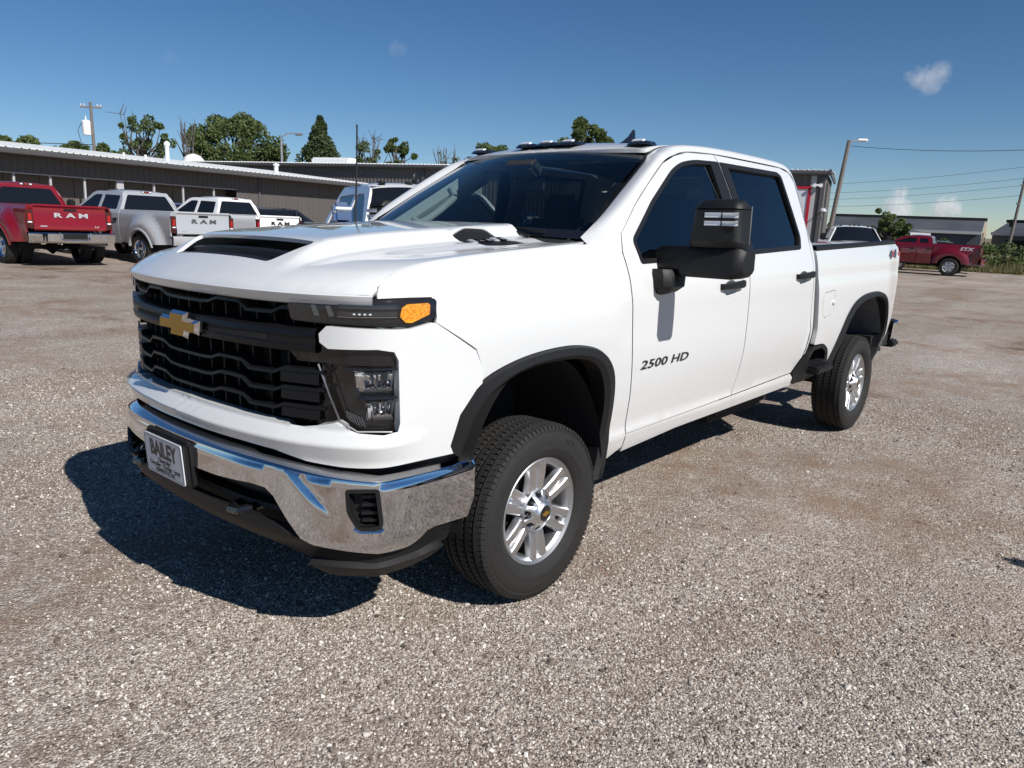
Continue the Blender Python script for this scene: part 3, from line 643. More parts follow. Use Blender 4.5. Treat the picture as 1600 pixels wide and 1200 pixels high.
# ---- lamps
for g in (1, -1):
    up = [(sy(.60), 1.300), (sy(.835), 1.326), (sx(-.69), 1.326), (sx(-.612), 1.325), (sx(-.602), 1.315), (sx(-.604), 1.263), (sx(-.622), 1.250), (sx(-.708), 1.232), (sy(.80), 1.240), (sy(.74), 1.240), (sy(.62), 1.245)]
    upr = rounded(up, .012)
    hl = panel('headlight', [(g*a, z) for a, z in upr], lambda s, z: FA.at(s, z, -.012), MT['gloss'], T, step=.05, thick=.05, out=(-1, -.3*g, 0))
    def patch(nm, pts, o, mm, par, th=.006):
        return panel(nm, [(g*a, z) for a, z in pts], lambda s, z: FA.at(s, z, o), mm, par, step=.04, thick=th, out=(-1, -.3*g, 0))
    patch('turn_lens', rounded([(sx(-.735), 1.297), (sx(-.715), 1.309), (sx(-.640), 1.311), (sx(-.633), 1.304), (sx(-.635), 1.272), (sx(-.70), 1.246), (sx(-.722), 1.247), (sx(-.742), 1.268)], .004), -.003, MT['amber'], hl)
    for zz, aa, bb in ((1.300, sy(.79), sx(-.75)), (1.277, sy(.785), sx(-.75))):
        patch('running_light', [(aa, zz+.007), (bb, zz+.007), (bb, zz-.007), (aa, zz-.007)], -.008, MT['smoked'], hl)
    for k_ in range(4):
        q_ = sy(.83)+.018*k_; patch('glint_dot', [(q_, 1.279), (q_+.008, 1.279), (q_+.008, 1.274), (q_, 1.274)], -.0055, MT['clearlens'], hl, .002)  # pale dots that paint glints into the dark lamp strip
    patch('glint_edge', [(sy(.785), 1.2675), (sx(-.75), 1.2675), (sx(-.75), 1.2655), (sy(.785), 1.2655)], -.006, MT['chrome'], hl, .003)  # bright line added as a glint along the strip
    for q0 in (.695, .745):
        patch('reflector', [(sy(q0), 1.300), (sy(q0+.014), 1.302), (sy(q0+.030), 1.267), (sy(q0+.013), 1.265)], -.008, MT['greylens'], hl)
    m = MB(); m.grid([[FA.at(g*s, 1.326-.080*t, .001-.010*(2*t-1)**4) for s in np.linspace(sy(.62), sx(-.612), 26)] for t in np.linspace(.02, .98, 6)])
    m.build('lamp_cover', MT['lens_cover'], hl, fix=False)
    lo = rounded([(sy(.715), 1.102), (sx(-.745), 1.102), (sx(-.742), .89), (sx(-.76), .868), (sy(.84), .870), (sy(.785), .91)], .01)
    ll = panel('headlight', [(g*a, z) for a, z in lo], lambda s, z: FA.at(s, z, -.062), MT['gloss'], T, step=.05, thick=.03, out=(-1, -.3*g, 0))
    # two stepped chrome reflectors that catch the sky
    for z1, z0, a0 in ((1.085, 1.005, sy(.825)), (.985, .905, sy(.855))):
        m = MB(); rows = []
        for t in np.linspace(0, 1, 14):
            ang = t*1.35; rows.append([FA.at(g*s, z1-(z1-z0)*(1-math.cos(ang))/(1-math.cos(1.35)), -.018-.042*math.sin(ang)+.005*math.sin(k_*2.4+1.7*math.sin(k_*1.3))*math.sin(ang)) for k_, s in enumerate(np.linspace(a0, sx(-.75), 18))])
        m.grid(rows[::-1]); m.build('reflector', MT['chrome'], ll, sharp=12)
        m = MB(); m.grid([[FA.at(g*s, z, o) for s in np.linspace(a0-.03, sx(-.748), 10)] for z, o in ((z1+.008, -.05), (z1+.007, -.020), (z1+.001, -.018), (z1-.001, -.05))]); m.build('lamp_shelf', MT['gloss'], ll)
        m = MB(); m.grid([[FA.at(g*s, z, o) for s in np.linspace(a0+.035, sx(-.76), 8)] for z, o in ((z0+.014, -.045), (z0+.014, -.030), (z0+.006, -.030), (z0+.006, -.045))]); m.build('lens_step', MT['smoked'], ll)
    for k in range(6):
        q = sy(.79)+.012*k
        patch('lens_fin', [(q, .935-.004*k), (q+.005, .935-.004*k), (q+.022, .900-.004*k), (q+.017, .900-.004*k)], -.050, MT['greylens'], ll)
    m = MB(); m.grid([[FA.at(g*s, z, -.014-.02*(1-max(0, min(1, (s-sy(.70))/.05)))) for s in np.linspace(sy(.722), sx(-.747), 14)] for z in (1.10, 1.0, .875)]); m.build('lamp_cover', MT['lens_cover'], ll, fix=False)
    m = MB(); m.tube([FA.at(g*s, z, -.018) for s, z in ((sy(.712), 1.10), (sy(.75), .99), (sy(.782), .908), (sy(.835), .872), (sx(-.765), .868))], .004, 6); m.build('lamp_trim', MT['steel'], ll)
# ---- front bumper
by, bx = BU.y, BU.x
def crease(a): return float(np.interp(a, [0, by(.4), by(.62), by(.82), by(.92), bx(-.4)], [.748, .747, .738, .716, .700, .706]))
bh = [(0, .648), (by(.30), .652), (by(.50), .664), (by(.565), .660), (by(.60), .635), (by(.655), .553), (by(.70), .494), (by(.74), .476), (by(.80), .466), (by(.91), .440), (bx(-.735), .436), (bx(-.712), .446), (bx(-.645), .492), (bx(-.60), .497), (bx(-.45), .492)]
def bump_off(s, z):
    a = abs(s); o = 0.0
    # channel slanting down beside the lower opening
    s0 = np.interp(z, [.575, .60, .735, .79], [by(.775), by(.765), by(.645), by(.60)])
    q = (a-s0)/np.interp(z, [.58, .74], [.034, .062])
    if -.2 < q < 1.3 and z > .56: o -= .017*float(np.clip(q/.8, 0, 1)*(1-sm(.84, 1.0, q))*sm(.575, .67, z))
    zc = crease(a); o -= .010*float(sm(zc-.022, zc, z)**2)
    o -= .05*float(sm(.50, .40, z)**2)*float(sm(by(.72), by(.8), a))
    return o
hb = bh+[(bx(-.415), .56), (bx(-.412), crease(9)-.001)]+[(a, crease(a)) for a in (bx(-.5), bx(-.62), bx(-.74), by(.925), by(.90), by(.86), by(.80), by(.74), by(.66), by(.6), by(.5), by(.4), by(.25))]+[(0, .748)]
poly = hb[:-1]+[hb[-1]]+[(-a, z) for a, z in hb[1:-1][::-1]]
vent = rounded([(by(.838), .682), (bx(-.838), .684), (bx(-.826), .56), (bx(-.832), .541), (by(.868), .538), (by(.843), .60)], .014)
bumper = panel('front_bumper', poly, lambda s, z: BU.at(s, z, bump_off(s, z)), MT['chrome'], T, holes=[vent, [(-a, z) for a, z in vent]], step=.022, thick=.02, out=(-1, 0, 0), sharp=42)
# rolled top of the bumper, deeper between the two steps
rows = []
ssn = np.unique(np.r_[np.linspace(-bx(-.412), bx(-.412), 110), [g*q for q in (by(.462), by(.478), by(.51)) for g in (1, -1)]])
for t in range(6):
    r_ = []
    for s in ssn:
        a = abs(s); zc = crease(a); cen = 1-sm(by(.455), by(.50), a); wd = .050+.012*cen if a < by(.9) else .05
        o, dz = [(-.0098, -.0005), (-.014, .004), (-.022, .008), (-wd*.6, .014+.004*cen), (-wd, .020+.004*cen), (-wd-.004, -.02)][t]
        r_.append(BU.at(s, zc+dz, o))
    rows.append(r_)
MB().grid(rows).build('bumper_top', MT['chrome'], bumper, sharp=70)
rows = [[FA.at(s, z, o) for s in np.linspace(-sx(-.45), sx(-.45), 60)] for z, o in ((.84, -.01), (.78, -.05), (.70, -.06))]
MB().grid(rows).build('bumper_gap_filler', MT['dark'], bumper)
for g in (1, -1):
    vb = [(g*a, z) for a, z in vent]
    vb_o = rounded([(by(.838)-.006, .688), (bx(-.838)+.008, .690), (bx(-.826)+.008, .56), (bx(-.832)+.006, .533), (by(.868)-.004, .531), (by(.843)-.008, .60)], .016)
    ven = panel('bumper_vent', [(g*a, z) for a, z in inset(vb_o, .004)], lambda s, z: BU.at(s, z, .004), MT['plastic'], bumper, holes=[[(g*a, z) for a, z in inset(vent, .010)]], step=.03, thick=.02, out=(-1, -.3*g, 0))
    iv = inset(vent, .006); m = MB()
    m.grid([[BU.at(g*a, z, .0) for a, z in iv], [BU.at(g*(a+.012), z+.004, -.05) for a, z in iv]], close=True); c0 = np.mean(iv, axis=0)
    m.grid([[BU.at(g*(a+.012), z+.004, -.05) for a, z in iv], [BU.at(g*(c0[0]+.012), c0[1], -.052) for a, z in iv]], close=True); m.build('vent_bowl', MT['flare'], ven)
    for zz in (.655, .625, .595, .568):
        m = MB(); m.grid([[BU.at(g*a, zz+dz, o) for a in np.linspace(by(.875), bx(-.84), 6)] for o, dz in ((-.055, -.003), (-.018, -.006), (-.018, .004), (-.055, .004))]); m.build('vent_slat', MT['plastic'], ven)
    m = MB(); m.tube([BU.at(g*a, z, .004) for a, z in ((by(.856), .543), (by(.872), .530), (bx(-.832), .529), (bx(-.822), .538))], .007, 6); m.build('vent_chrome_lip', MT['chrome'], ven)
rows = [[BU.at(s, crease(abs(s))-.012, o) for s in np.linspace(-bx(-.42), bx(-.42), 60)] for o in (-.03, -.26)]
MB().grid(rows).build('bumper_light_block', MT['dark'], bumper)  # unseen plate added to stop sunlight leaking down behind the bumper
# lower opening, cross member, tow hooks, air dam
rows = [[BU.at(s, z, -.13) for s in np.linspace(-by(.70), by(.70), 24)] for z in (.40, .70)]
MB().grid(rows).build('lower_grille', MT['dark'], T)
for zz in (.615, .555):
    m = MB(); m.grid([[BU.at(s, zz+dz, o) for s in np.linspace(-by(.62), by(.62), 24)] for o, dz in ((-.12, .012), (-.07, .012), (-.065, -.004), (-.12, -.008))]); m.build('lower_grille_bar', MT['plastic'], T)
for g in (1, -1):
    m = MB(); y0 = -.40*g
    m.tube([(-.94, y0-.035, .545), (-1.04, y0-.035, .545), (-1.085, y0-.02, .54), (-1.092, y0+.02, .538), (-1.06, y0+.045, .54), (-.96, y0+.045, .545)], .017, 8); m.build('tow_hook', MT['gloss'], T)
dam = [(0, .545), (by(.30), .545), (by(.50), .540), (by(.62), .515), (by(.70), .478), (by(.78), .462), (by(.91), .438), (bx(-.735), .433), (bx(-.71), .444), (bx(-.643), .489), (bx(-.44), .489), (bx(-.50), .40), (bx(-.64), .375), (by(.90), .372), (by(.76), .385), (by(.60), .425), (by(.40), .455), (0, .468)]
panel('air_dam', dam+[(-a, z) for a, z in dam[1:-1][::-1]], lambda s, z: BU.at(s, z, -.012-.05*float(sm(.50, .42, z))), MT['plastic'], T, step=.04, thick=.03, out=(-1, 0, 0))
for g in (1, -1):
    d2 = [(by(.70), .39), (by(.90), .372), (bx(-.64), .376), (bx(-.53), .396), (bx(-.58), .345), (bx(-.66), .326), (by(.90), .322), (by(.76), .332)]
    panel('air_deflector', [(g*a, z) for a, z in rounded(d2, .012)], lambda s, z: BU.at(s, z, -.035-.06*float(sm(.40, .30, z))), MT['flare'], T, step=.05, thick=.03, out=(-1, -.3*g, 0))
# ---- dealer plate in its bracket
c_, cz = -1.122, .648
m = MB(); m.box((c_+.008, .03, cz+.004), (.045, .365, .185), Matrix.Rotation(-.06, 3, 'Y'), ch=.014); plate_br = m.build('plate_bracket', MT['plastic'], T)
ex, ey, ez = Vector((0, -1, 0)), Vector((-.06, 0, 1)).normalized(), Vector((-1, 0, -.06)).normalized()
pw = lambda u, v, o: basis(Vector((c_-.016, .035, cz))+ex*u+ey*v+ez*o, ex, ey, ez)
m = MB(); pl = rounded([(-.160, -.082), (.160, -.082), (.160, .082), (-.160, .082)], .012)
m.prism(pl, lambda u, v: Vector((c_-.016, .035, cz))+ex*u+ey*v, lambda u, v: Vector((c_-.016, .035, cz))+ex*u+ey*v+ez*.004); lp = m.build('licence_plate', MT['plate'], T, smooth=False)
m = MB()
for a, b in (((-.152, -.074), (.152, -.0725)), ((-.152, .0725), (.152, .074)), ((-.153, -.074), (-.1515, .074)), ((.1515, -.074), (.153, .074))):
    m.prism([a, (b[0], a[1]), b, (a[0], b[1])], lambda u, v: Vector((c_-.016, .035, cz))+ex*u+ey*v+ez*.004, lambda u, v: Vector((c_-.016, .035, cz))+ex*u+ey*v+ez*.0045)
m.build('plate_border', MT['ink'], lp, smooth=False)
text_obj('plate_text', 'BAILEY', MT['ink'], .088, lp, .0006, bold=.003, sx=.82, mw=pw(0, .026, .0046))
text_obj('plate_text', 'Chevrolet', MT['ink'], .026, lp, .0006, bold=.0004, mw=pw(0, -.018, .0046))
text_obj('plate_text', 'Chrysler · Dodge · Jeep', MT['ink'], .027, lp, .0006, bold=.0004, mw=pw(0, -.039, .0046))
text_obj('plate_text', 'HENRYETTA, OK', MT['ink'], .021, lp, .0006, bold=.0005, mw=pw(.0, -.0615, .0046))
# ---- badges
def side_text(nm, body, x0, z0, size, mm, parent=None, **k):
    y0 = side(x0, z0); sl = (side(x0, z0+.03)-side(x0, z0-.03))/.06
    eu = Vector((0, -sl, 1)).normalized(); exx = Vector((1, 0, 0)); nn = exx.cross(eu)
    return text_obj(nm, body, mm, size, T, mw=basis((x0, -y0-.002, z0), exx, eu, nn), **k)
side_text('model_badge', '2500 HD', .935, .932, .060, MT['badge'], ext=.003, shear=.15, bold=.0002, sx=1.98, spacing=1.04)
side_text('drive_badge', '4', 4.555, 1.407, .095, MT['badge'], ext=.003, shear=.3, bold=.004, sx=1.5)
side_text('drive_badge', 'X', 4.645, 1.410, .072, MT['badgered'], ext=.0035, shear=.3, bold=.001, sx=1.3)
side_text('drive_badge', '4', 4.735, 1.413, .095, MT['badge'], ext=.003, shear=.3, bold=.004, sx=1.5)
# ---- towing mirrors
def mirror(sg):
    nar = 1.0 if sg == 1 else .55
    def Y(y): return -sg*(.94+(y-.94)*(.95 if sg == 1 else .62))
    m = MB()
    sec = [(.935, 1.405, 1.470, .835), (.95, 1.385, 1.494, .81), (1.00, 1.383, 1.500, .80), (1.09, 1.383, 1.500, .80), (1.095, 1.362, 1.500, .80), (1.36, 1.362, 1.500, .79), (1.395, 1.372, 1.497, .80), (1.412, 1.39, 1.485, .82)]
    rows = []
    for y, z0, z1, x0 in sec:
        x1 = .935; c = .014
        rows.append([(x, Y(y), z) for x, z in ((x0+c, z0), (x0, z0+c), (x0, z1-.03), (x0+.022, z1), (x1-c, z1), (x1, z1-c), (x1, z0+c), (x1-c, z0))])
    m.grid(rows, close=True); m.add(rows[0], [tuple(range(8))]); m.add(rows[-1], [tuple(range(8))])
    door = [o for o in T.children if o.name.startswith('front_door')][0 if sg == 1 else 1]
    mi = m.build('side_mirror', MT['plastic'], T, sharp=40)
    m = MB(); rows = []
    for z, x0, x1, ya, yb in ((1.500, .80, .95, 1.105, 1.410), (1.516, .785, .955, 1.10, 1.412), (1.530, .783, .955, 1.10, 1.412), (1.534, .790, .955, 1.104, 1.410), (1.665, .790, .955, 1.120, 1.408), (1.668, .800, .95, 1.124, 1.404), (1.672, .792, .955, 1.121, 1.408), (1.69, .80, .95, 1.125, 1.404), (1.708, .82, .935, 1.14, 1.388), (1.714, .85, .90, 1.18, 1.35)):
        ya += .030; yb -= .022; x1 = .79+(x1-.79)*.62; c = .03; rows.append([(x, Y(y), z) for x, y in ((x0, ya+c), (x0+.008, ya+.01), (x0+c, ya), (x1, ya), (x1, yb), (x0+c+.01, yb), (x0+.012, yb-.012), (x0, yb-c))])
    m.grid(rows, close=True); m.add(rows[-1], [tuple(range(8))]); m.add(rows[0], [tuple(range(8))]); m.build('mirror_housing', MT['plastic'], mi, sharp=38)
    for zz in (1.642, 1.607):
        m = MB()
        for k in range(2):
            a, b = 1.215+.090*k, 1.298+.090*k
            m.grid([[(x, Y(y), z) for y in np.linspace(a, min(b, 1.385), 5)] for x, z in ((.793, zz+.012), (.784-.002*k, zz+.009), (.786+.002*k, zz), (.784, zz-.009), (.793, zz-.012))])
        m.build('marker_lamp', MT['clearlens'], mi)
    MB().box((.895, Y(1.265), 1.60), (.006, .25*(1 if sg == 1 else .6), .17), ch=.002).build('mirror_glass', MT['chrome'], mi)
    m = MB(); rows = []
    for z, ya, yb, xa, xb in ((1.392, .915, 1.055, .755, .93), (1.37, .925, 1.068, .748, .94), (1.31, .94, 1.070, .755, .93), (1.285, .945, 1.045, .775, .90), (1.268, .955, .99, .79, .88)):
        rows.append([(x, Y(y) if y > 1.0 else -sg*y, z) for x, y in ((xa, ya), (xa, yb-.03), (xa+.03, yb), (xb-.03, yb), (xb, yb-.03), (xb, ya))])
    m.grid(rows, close=True); m.add(rows[-1], [tuple(range(6))]); m.add(rows[0], [tuple(range(6))]); m.build('mirror_foot', MT['plastic'], mi, sharp=40)
mirror(1); mirror(-1)
# ---- wheels
RT = .386
def make_wheel():
    m = MB()
    m.lathe([(.208, .10), (.205, .02), (.200, -.05), (.206, -.080), (.214, -.086), (.218, -.094), (.232, -.101), (.236, -.098), (.236, -.090)], n=64)
    m.lathe([(.236, .10), (.205, .105)], n=48)
    wh = m.build('wheel', MT['alloy_dull'], T, sharp=30)
    m = MB()
    for k in range(6):
        for g in (-1, 1):
            a = k*math.pi/3+R(33); rot = Matrix.Rotation(-a, 3, 'Y')
            rows = []
            for r, w0, yy, dep in ((.070, .019, -.072, .035), (.10, .020, -.082, .035), (.15, .0195, -.090, .032), (.195, .020, -.093, .028), (.222, .024, -.094, .016)):
                tc_ = g*(.023+.012*(r-.07)/.15)
                rows.append([(r, y, tc_+q*w0) for q, y in ((-1.25, yy+dep), (-1, yy+.007), (-.72, yy), (.72, yy), (1, yy+.007), (1.25, yy+dep))])
            rows = [[tuple(rot @ Vector(p)) for p in r_] for r_ in rows]; m.grid(rows)
        rows = [[(r, y, q*.03) for q in (-1, 0, 1)] for r, y in ((.07, -.058), (.12, -.066), (.165, -.068), (.178, -.052), (.182, -.03))]
        m.grid([[tuple(rot @ Vector(p)) for p in r_] for r_ in rows])
    m.build('spoke_face', MT['alloy'], wh, sharp=25)
    m = MB(); m.lathe([(.0, -.02), (.195, -.02), (.195, .03)], n=40); m.build('brake_disc', MT['dark'], wh)
    # hub cap: ring, star arms, domed middle with black disc
    m = MB(); m.lathe([(.094, -.055), (.096, -.082), (.092, -.088), (.085, -.084), (.083, -.062), (.0, -.060)], n=48)
    m.build('hub_ring', MT['alloy_dull'], wh)
    m = MB(); m.lathe([(.060, -.098), (.052, -.115), (.043, -.128), (.037, -.131), (.034, -.127)], n=40)
    for k in range(8):
        rot = Matrix.Rotation(-(k*math.pi/4+R(22)), 3, 'Y'); rows = []
        for r, w0, yy in ((.044, .017, -.122), (.058, .0135, -.108), (.072, .011, -.095), (.088, .013, -.086)):
            rows.append([(r, y, q*w0) for q, y in ((-1.1, yy+.03), (-1, yy+.004), (-.6, yy), (.6, yy), (1, yy+.004), (1.1, yy+.03))])
        m.grid([[tuple(rot @ Vector(p)) for p in r_] for r_ in rows])
    m.build('hub_cap', MT['alloy'], wh, sharp=35)
    MB().lathe([(.0355, -.124), (.034, -.129), (.0, -.131)], n=32).build('hub_disc', MT['gloss'], wh)
    m = MB(); B = [(u*.135, v*.20) for u, v in bow(1, 1)]
    m.prism(B, lambda u, v: (u, -.1312, v), lambda u, v: (u, -.1325, v)); m.build('hub_emblem', MT['gold'], wh, smooth=False)
    for k in range(8):
        a = k*math.pi/4; m = MB(); m.lathe([(.0, -.096), (.008, -.095), (.0105, -.088), (.011, -.06)], (.068*math.cos(a), 0, .068*math.sin(a)), 6); m.build('lug_nut', MT['gloss'], wh)
    # tyre
    prof = [(.236, .096), (.245, .108), (.27, .120), (.31, .126), (.345, .121), (.365, .112), (.375, .103), (.3775, .09), (.3775, -.09), (.375, -.103), (.365, -.112), (.358, -.1165), (.353, -.118), (.350, -.1168), (.345, -.121), (.31, -.126), (.285, -.1235), (.280, -.1245), (.275, -.122), (.258, -.115), (.245, -.108), (.238, -.098), (.232, -.092)]
    MB().lathe(prof, n=96).build('tyre', MT['rubber'], wh, sharp=50)
    m = MB(); NB = 92
    for j, (yc, wy, sk) in enumerate(((-.0915, .034, .35), (-.0485, .036, .12), (0, .036, -.12), (.0485, .036, .12), (.0915, .034, -.35))):
        for k in range(NB):
            a0 = 2*math.pi*(k+.5*(j % 2))/NB; da = 2*math.pi/NB*.462
            P = []
            for rr, sh in ((.374, 0), (RT-.0005, .0015)):
                for q in (-1, 1):
                    for e in (-1, 1):
                        y = yc+q*(wy/2-sh); a = a0+e*(da-sh*1.2)+sk*q*.012+(.007 if (q > 0) == (e > 0) else -.004)
                        edge = .0085 if (j in (0, 4) and ((q < 0) == (j == 0))) else 0
                        rad = rr-edge*(1 if rr > .38 else .6); P.append((rad*math.cos(a), y, rad*math.sin(a)))
            m.add(P, [(4, 5, 7, 6), (0, 4, 6, 2), (1, 3, 7, 5), (0, 1, 5, 4), (2, 6, 7, 3)])
            if j in (0, 4):
                g = -1 if j == 0 else 1; P = []
                for rr, yy in ((.378, .108), (.3695, .1125), (.360, .1165)):
                    for e in (-1, 1):
                        a = a0+e*da*.78; P.append((rr*math.cos(a)*1.0, g*(yy+.0022), rr*math.sin(a)))
                m.add(P, [(0, 1, 3, 2), (2, 3, 5, 4)])
    tr = m.build('tread', MT['rubber'], wh, smooth=False, fix=False); tr['kind'] = 'stuff'
    for i, (ch, aa) in enumerate((('H', 63), ('T', 56))):
        a = R(aa); rr = .318; er = Vector((math.cos(a), 0, math.sin(a))); et = Vector((math.sin(a), 0, -math.cos(a)))
        text_obj('sidewall_letter', ch, MT['rubber'], .032, wh, .0016, bold=.001, mw=basis(er*rr+Vector((0, -.1255, 0)), et, er, (0, -1, 0)))
    return wh
wheel = make_wheel(); WX = 4.036
wheel.location = (0, -.85, RT-.002)
for (x, g, spin) in ((WX, 1, .4), (0, -1, 1.1), (WX, -1, 2.0)):
    c = copy_tree(wheel, T); c.location = (x, -.85*g, RT-.002)
    c.rotation_euler = (0, spin, 0) if g == 1 else (0, spin, math.pi)
# ---- rear: tailgate, bumper, lamps
m = MB(); zt = 1.495
m.box((4.945, 0, 1.16), (.07, 1.52, .64), ch=.02); tg = m.build('tailgate', W_, T)
MB().box((4.985, 0, 1.40), (.02, .30, .06), ch=.008).build('tailgate_handle', MT['plastic'], tg)
for g in (1, -1):
    MB().box((4.915, -g*.862, 1.20), (.10, .13, .50), ch=.02).build('tail_light', MT['redlens'], T)
m = MB(); P = [(4.99, .955), (5.10, .955), (5.19, .93), (5.235, .80), (5.245, .4), (5.245, -.4), (5.235, -.80), (5.19, -.93), (5.10, -.955), (4.99, -.955)]
m.grid([[(x-i, y*(1-.01*k), z) for x, y in P] for k, (z, i) in enumerate(((.80, .05), (.81, .012), (.79, 0), (.66, 0), (.63, .02), (.62, .06)))]); rb = m.build('rear_bumper', MT['chrome'], T)
m = MB(); m.box((5.10, 0, .805), (.20, 1.78, .02)); m.box((5.13, -.86, .60), (.17, .16, .06), ch=.015); m.box((5.13, .86, .60), (.17, .16, .06), ch=.015); m.build('step_pad', MT['plastic'], rb)
MB().box((4.75, 0, .66), (.5, 1.80, .12)).build('rear_valance', MT['dark'], T)
# bed box
m = MB(); m.box((3.92, 0, 1.19), (1.98, 1.72, .02)); m.box((2.935, 0, 1.20), (.03, 1.72, .52)); m.build('bed_floor', W_, T)
m = MB(); m.box((2.93, 0, 1.475), (.06, 1.72, .03), ch=.008); m.build('bed_front_cap', MT['plastic'], T)
# cab back
cb = panel('cab_back', rounded([(-.80, .95), (.80, .95), (.86, 1.47), (.70, 1.95), (-.70, 1.95), (-.86, 1.47)], .06), lambda y, z: (2.872+.02*float(sm(1.9, 1.5, z)), y, z), W_, T, holes=[rounded([(-.64, 1.52), (.64, 1.52), (.56, 1.88), (-.56, 1.88)], .04)], step=.15, thick=.02, out=(1, 0, 0))
panel('rear_glass', rounded([(-.65, 1.51), (.65, 1.51), (.57, 1.89), (-.57, 1.89)], .04), lambda y, z: (2.868+.02*float(sm(1.9, 1.5, z)), y, z), MT['glass_dark'], cb, step=.4, thick=0, out=(1, 0, 0))
# ---- interior
m = MB(); rows = []
for x, z in ((.36, 1.44), (.45, 1.475), (.62, 1.49), (.80, 1.47), (.90, 1.40), (.88, 1.20), (.92, .9)):
    rows.append([(x, y, z-.02*(abs(y)/.8)**2+(.03 if -.62 < y < -.22 and .6 < x < .9 else 0)) for y in np.linspace(-.82, .82, 24)])
m.grid(rows); m.build('dashboard', MT['int_dark'], T)
MB().box((.66, .12, 1.495), (.22, .34, .012), Matrix.Rotation(.05, 3, 'Y'), ch=.004).build('dash_paper', MT['plate'], T)
def seat(x, y, wd):
    m = MB(); m.box((x, y, .98), (.52, wd, .16), ch=.05); st = m.build('seat', MT['int_dark'], T)
    MB().box((x+.27, y, 1.32), (.16, wd, .62), Matrix.Rotation(.22, 3, 'Y'), ch=.06).build('seat_back', MT['int_dark'], st)
    MB().box((x+.36, y, 1.69), (.09, .27, .19), Matrix.Rotation(.15, 3, 'Y'), ch=.035).build('headrest', MT['int_dark'], st)
for y in (-.42, .42): seat(1.45, y, .54)
for y in (-.45, .45, 0): seat(2.32, y, .46)
m = MB(); c = Vector((1.0, -.42, 1.42)); ax = Matrix.Rotation(.45, 3, 'Y')
m.tube([c+ax @ Vector((0, .19*math.cos(t), .19*math.sin(t))) for t in np.linspace(0, 2*math.pi, 33)], .014, 8, False); m.box(tuple(c), (.05, .36, .07), ax, ch=.02); m.tube([c, c+Vector((-.18, 0, -.08))], .04, 8); m.build('steering_wheel', MT['int_dark'], T)
for sg in (1, -1):
    a, b = np.array([.44, .775, 1.50]), np.array([1.16, .645, 1.925]); rows = []
    for t in np.linspace(0, 1, 14):
        p = a*(1-t)+b*t; rows.append([(p[0]+.03+dx, -sg*(p[1]+dy), p[2]+dz) for dx, dy, dz in ((-.01, -.02, .0), (.03, -.055, -.03), (.10, -.035, -.07), (.15, .02, -.09))])
    tp = MB().grid(rows).build('pillar_trim', MT['int_grey'], T)
    if sg == -1:
        m = MB(); ctrl = [(.72, .70, 1.60), (.75, .655, 1.575), (.84, .64, 1.62), (.93, .63, 1.68), (.99, .615, 1.735), (.985, .64, 1.79)]
        m.tube(catmull(ctrl, 6), .022, 10); m.build('grab_handle', MT['int_grey'], tp)
    MB().grid([[(x, -sg*y, z) for x in (.70, 1.72, 1.80, 2.75)] for y, z in ((.90, 1.43), (.86, 1.40), (.85, 1.0))]).build('door_trim', MT['int_dark'], T)
    m = MB(); m.box((1.76, -sg*.785, 1.68), (.14, .03, .56), Matrix.Rotation(-.40*sg, 3, 'X'), ch=.01); m.build('pillar_trim', MT['headliner'], T)
m = MB(); m.grid([[(x, y, roof_z(x, y)-.05) for y in np.linspace(-.66, .66, 8)] for x in np.linspace(1.12, 2.84, 8)]); m.build('headliner', MT['headliner'], T)
for y in (-.36, .36): MB().box((1.16, y, 1.945), (.16, .36, .014), Matrix.Rotation(-.35, 3, 'Y'), ch=.006).build('sun_visor', MT['headliner'], T)
# ---- underside
m = MB(); m.box((1.75, 0, .60), (2.3, 1.70, .06)); m.box((-.20, 0, .86), (1.25, .95, .70), ch=.06); m.box((.55, 0, 1.0), (.04, 1.6, .8)); m.build('floor_pan', MT['dark'], T)  # includes an engine box added to keep sun out of the truck's shadow
m = MB()
for g in (1, -1): m.box((2.0, g*.42, .50), (5.9, .10, .16))
m.box((.45, 0, .42), (.9, .55, .25)); m.box((1.5, .1, .43), (1.2, .35, .22)); m.build('frame_rail', MT['dark'], T)
m = MB(); m.tube([(WX, -.8, RT), (WX, -.15, RT), (WX, 0, RT), (WX, .15, RT), (WX, .8, RT)], [.05, .05, .17, .05, .05], 10); m.tube([(0, -.8, RT), (0, .8, RT)], .05, 8); m.tube([(.5, 0, .42), (WX, 0, .40)], .05, 8); m.box((2.4, -.60, .47), (.9, .28, .22), ch=.05); m.build('axle', MT['dark'], T)
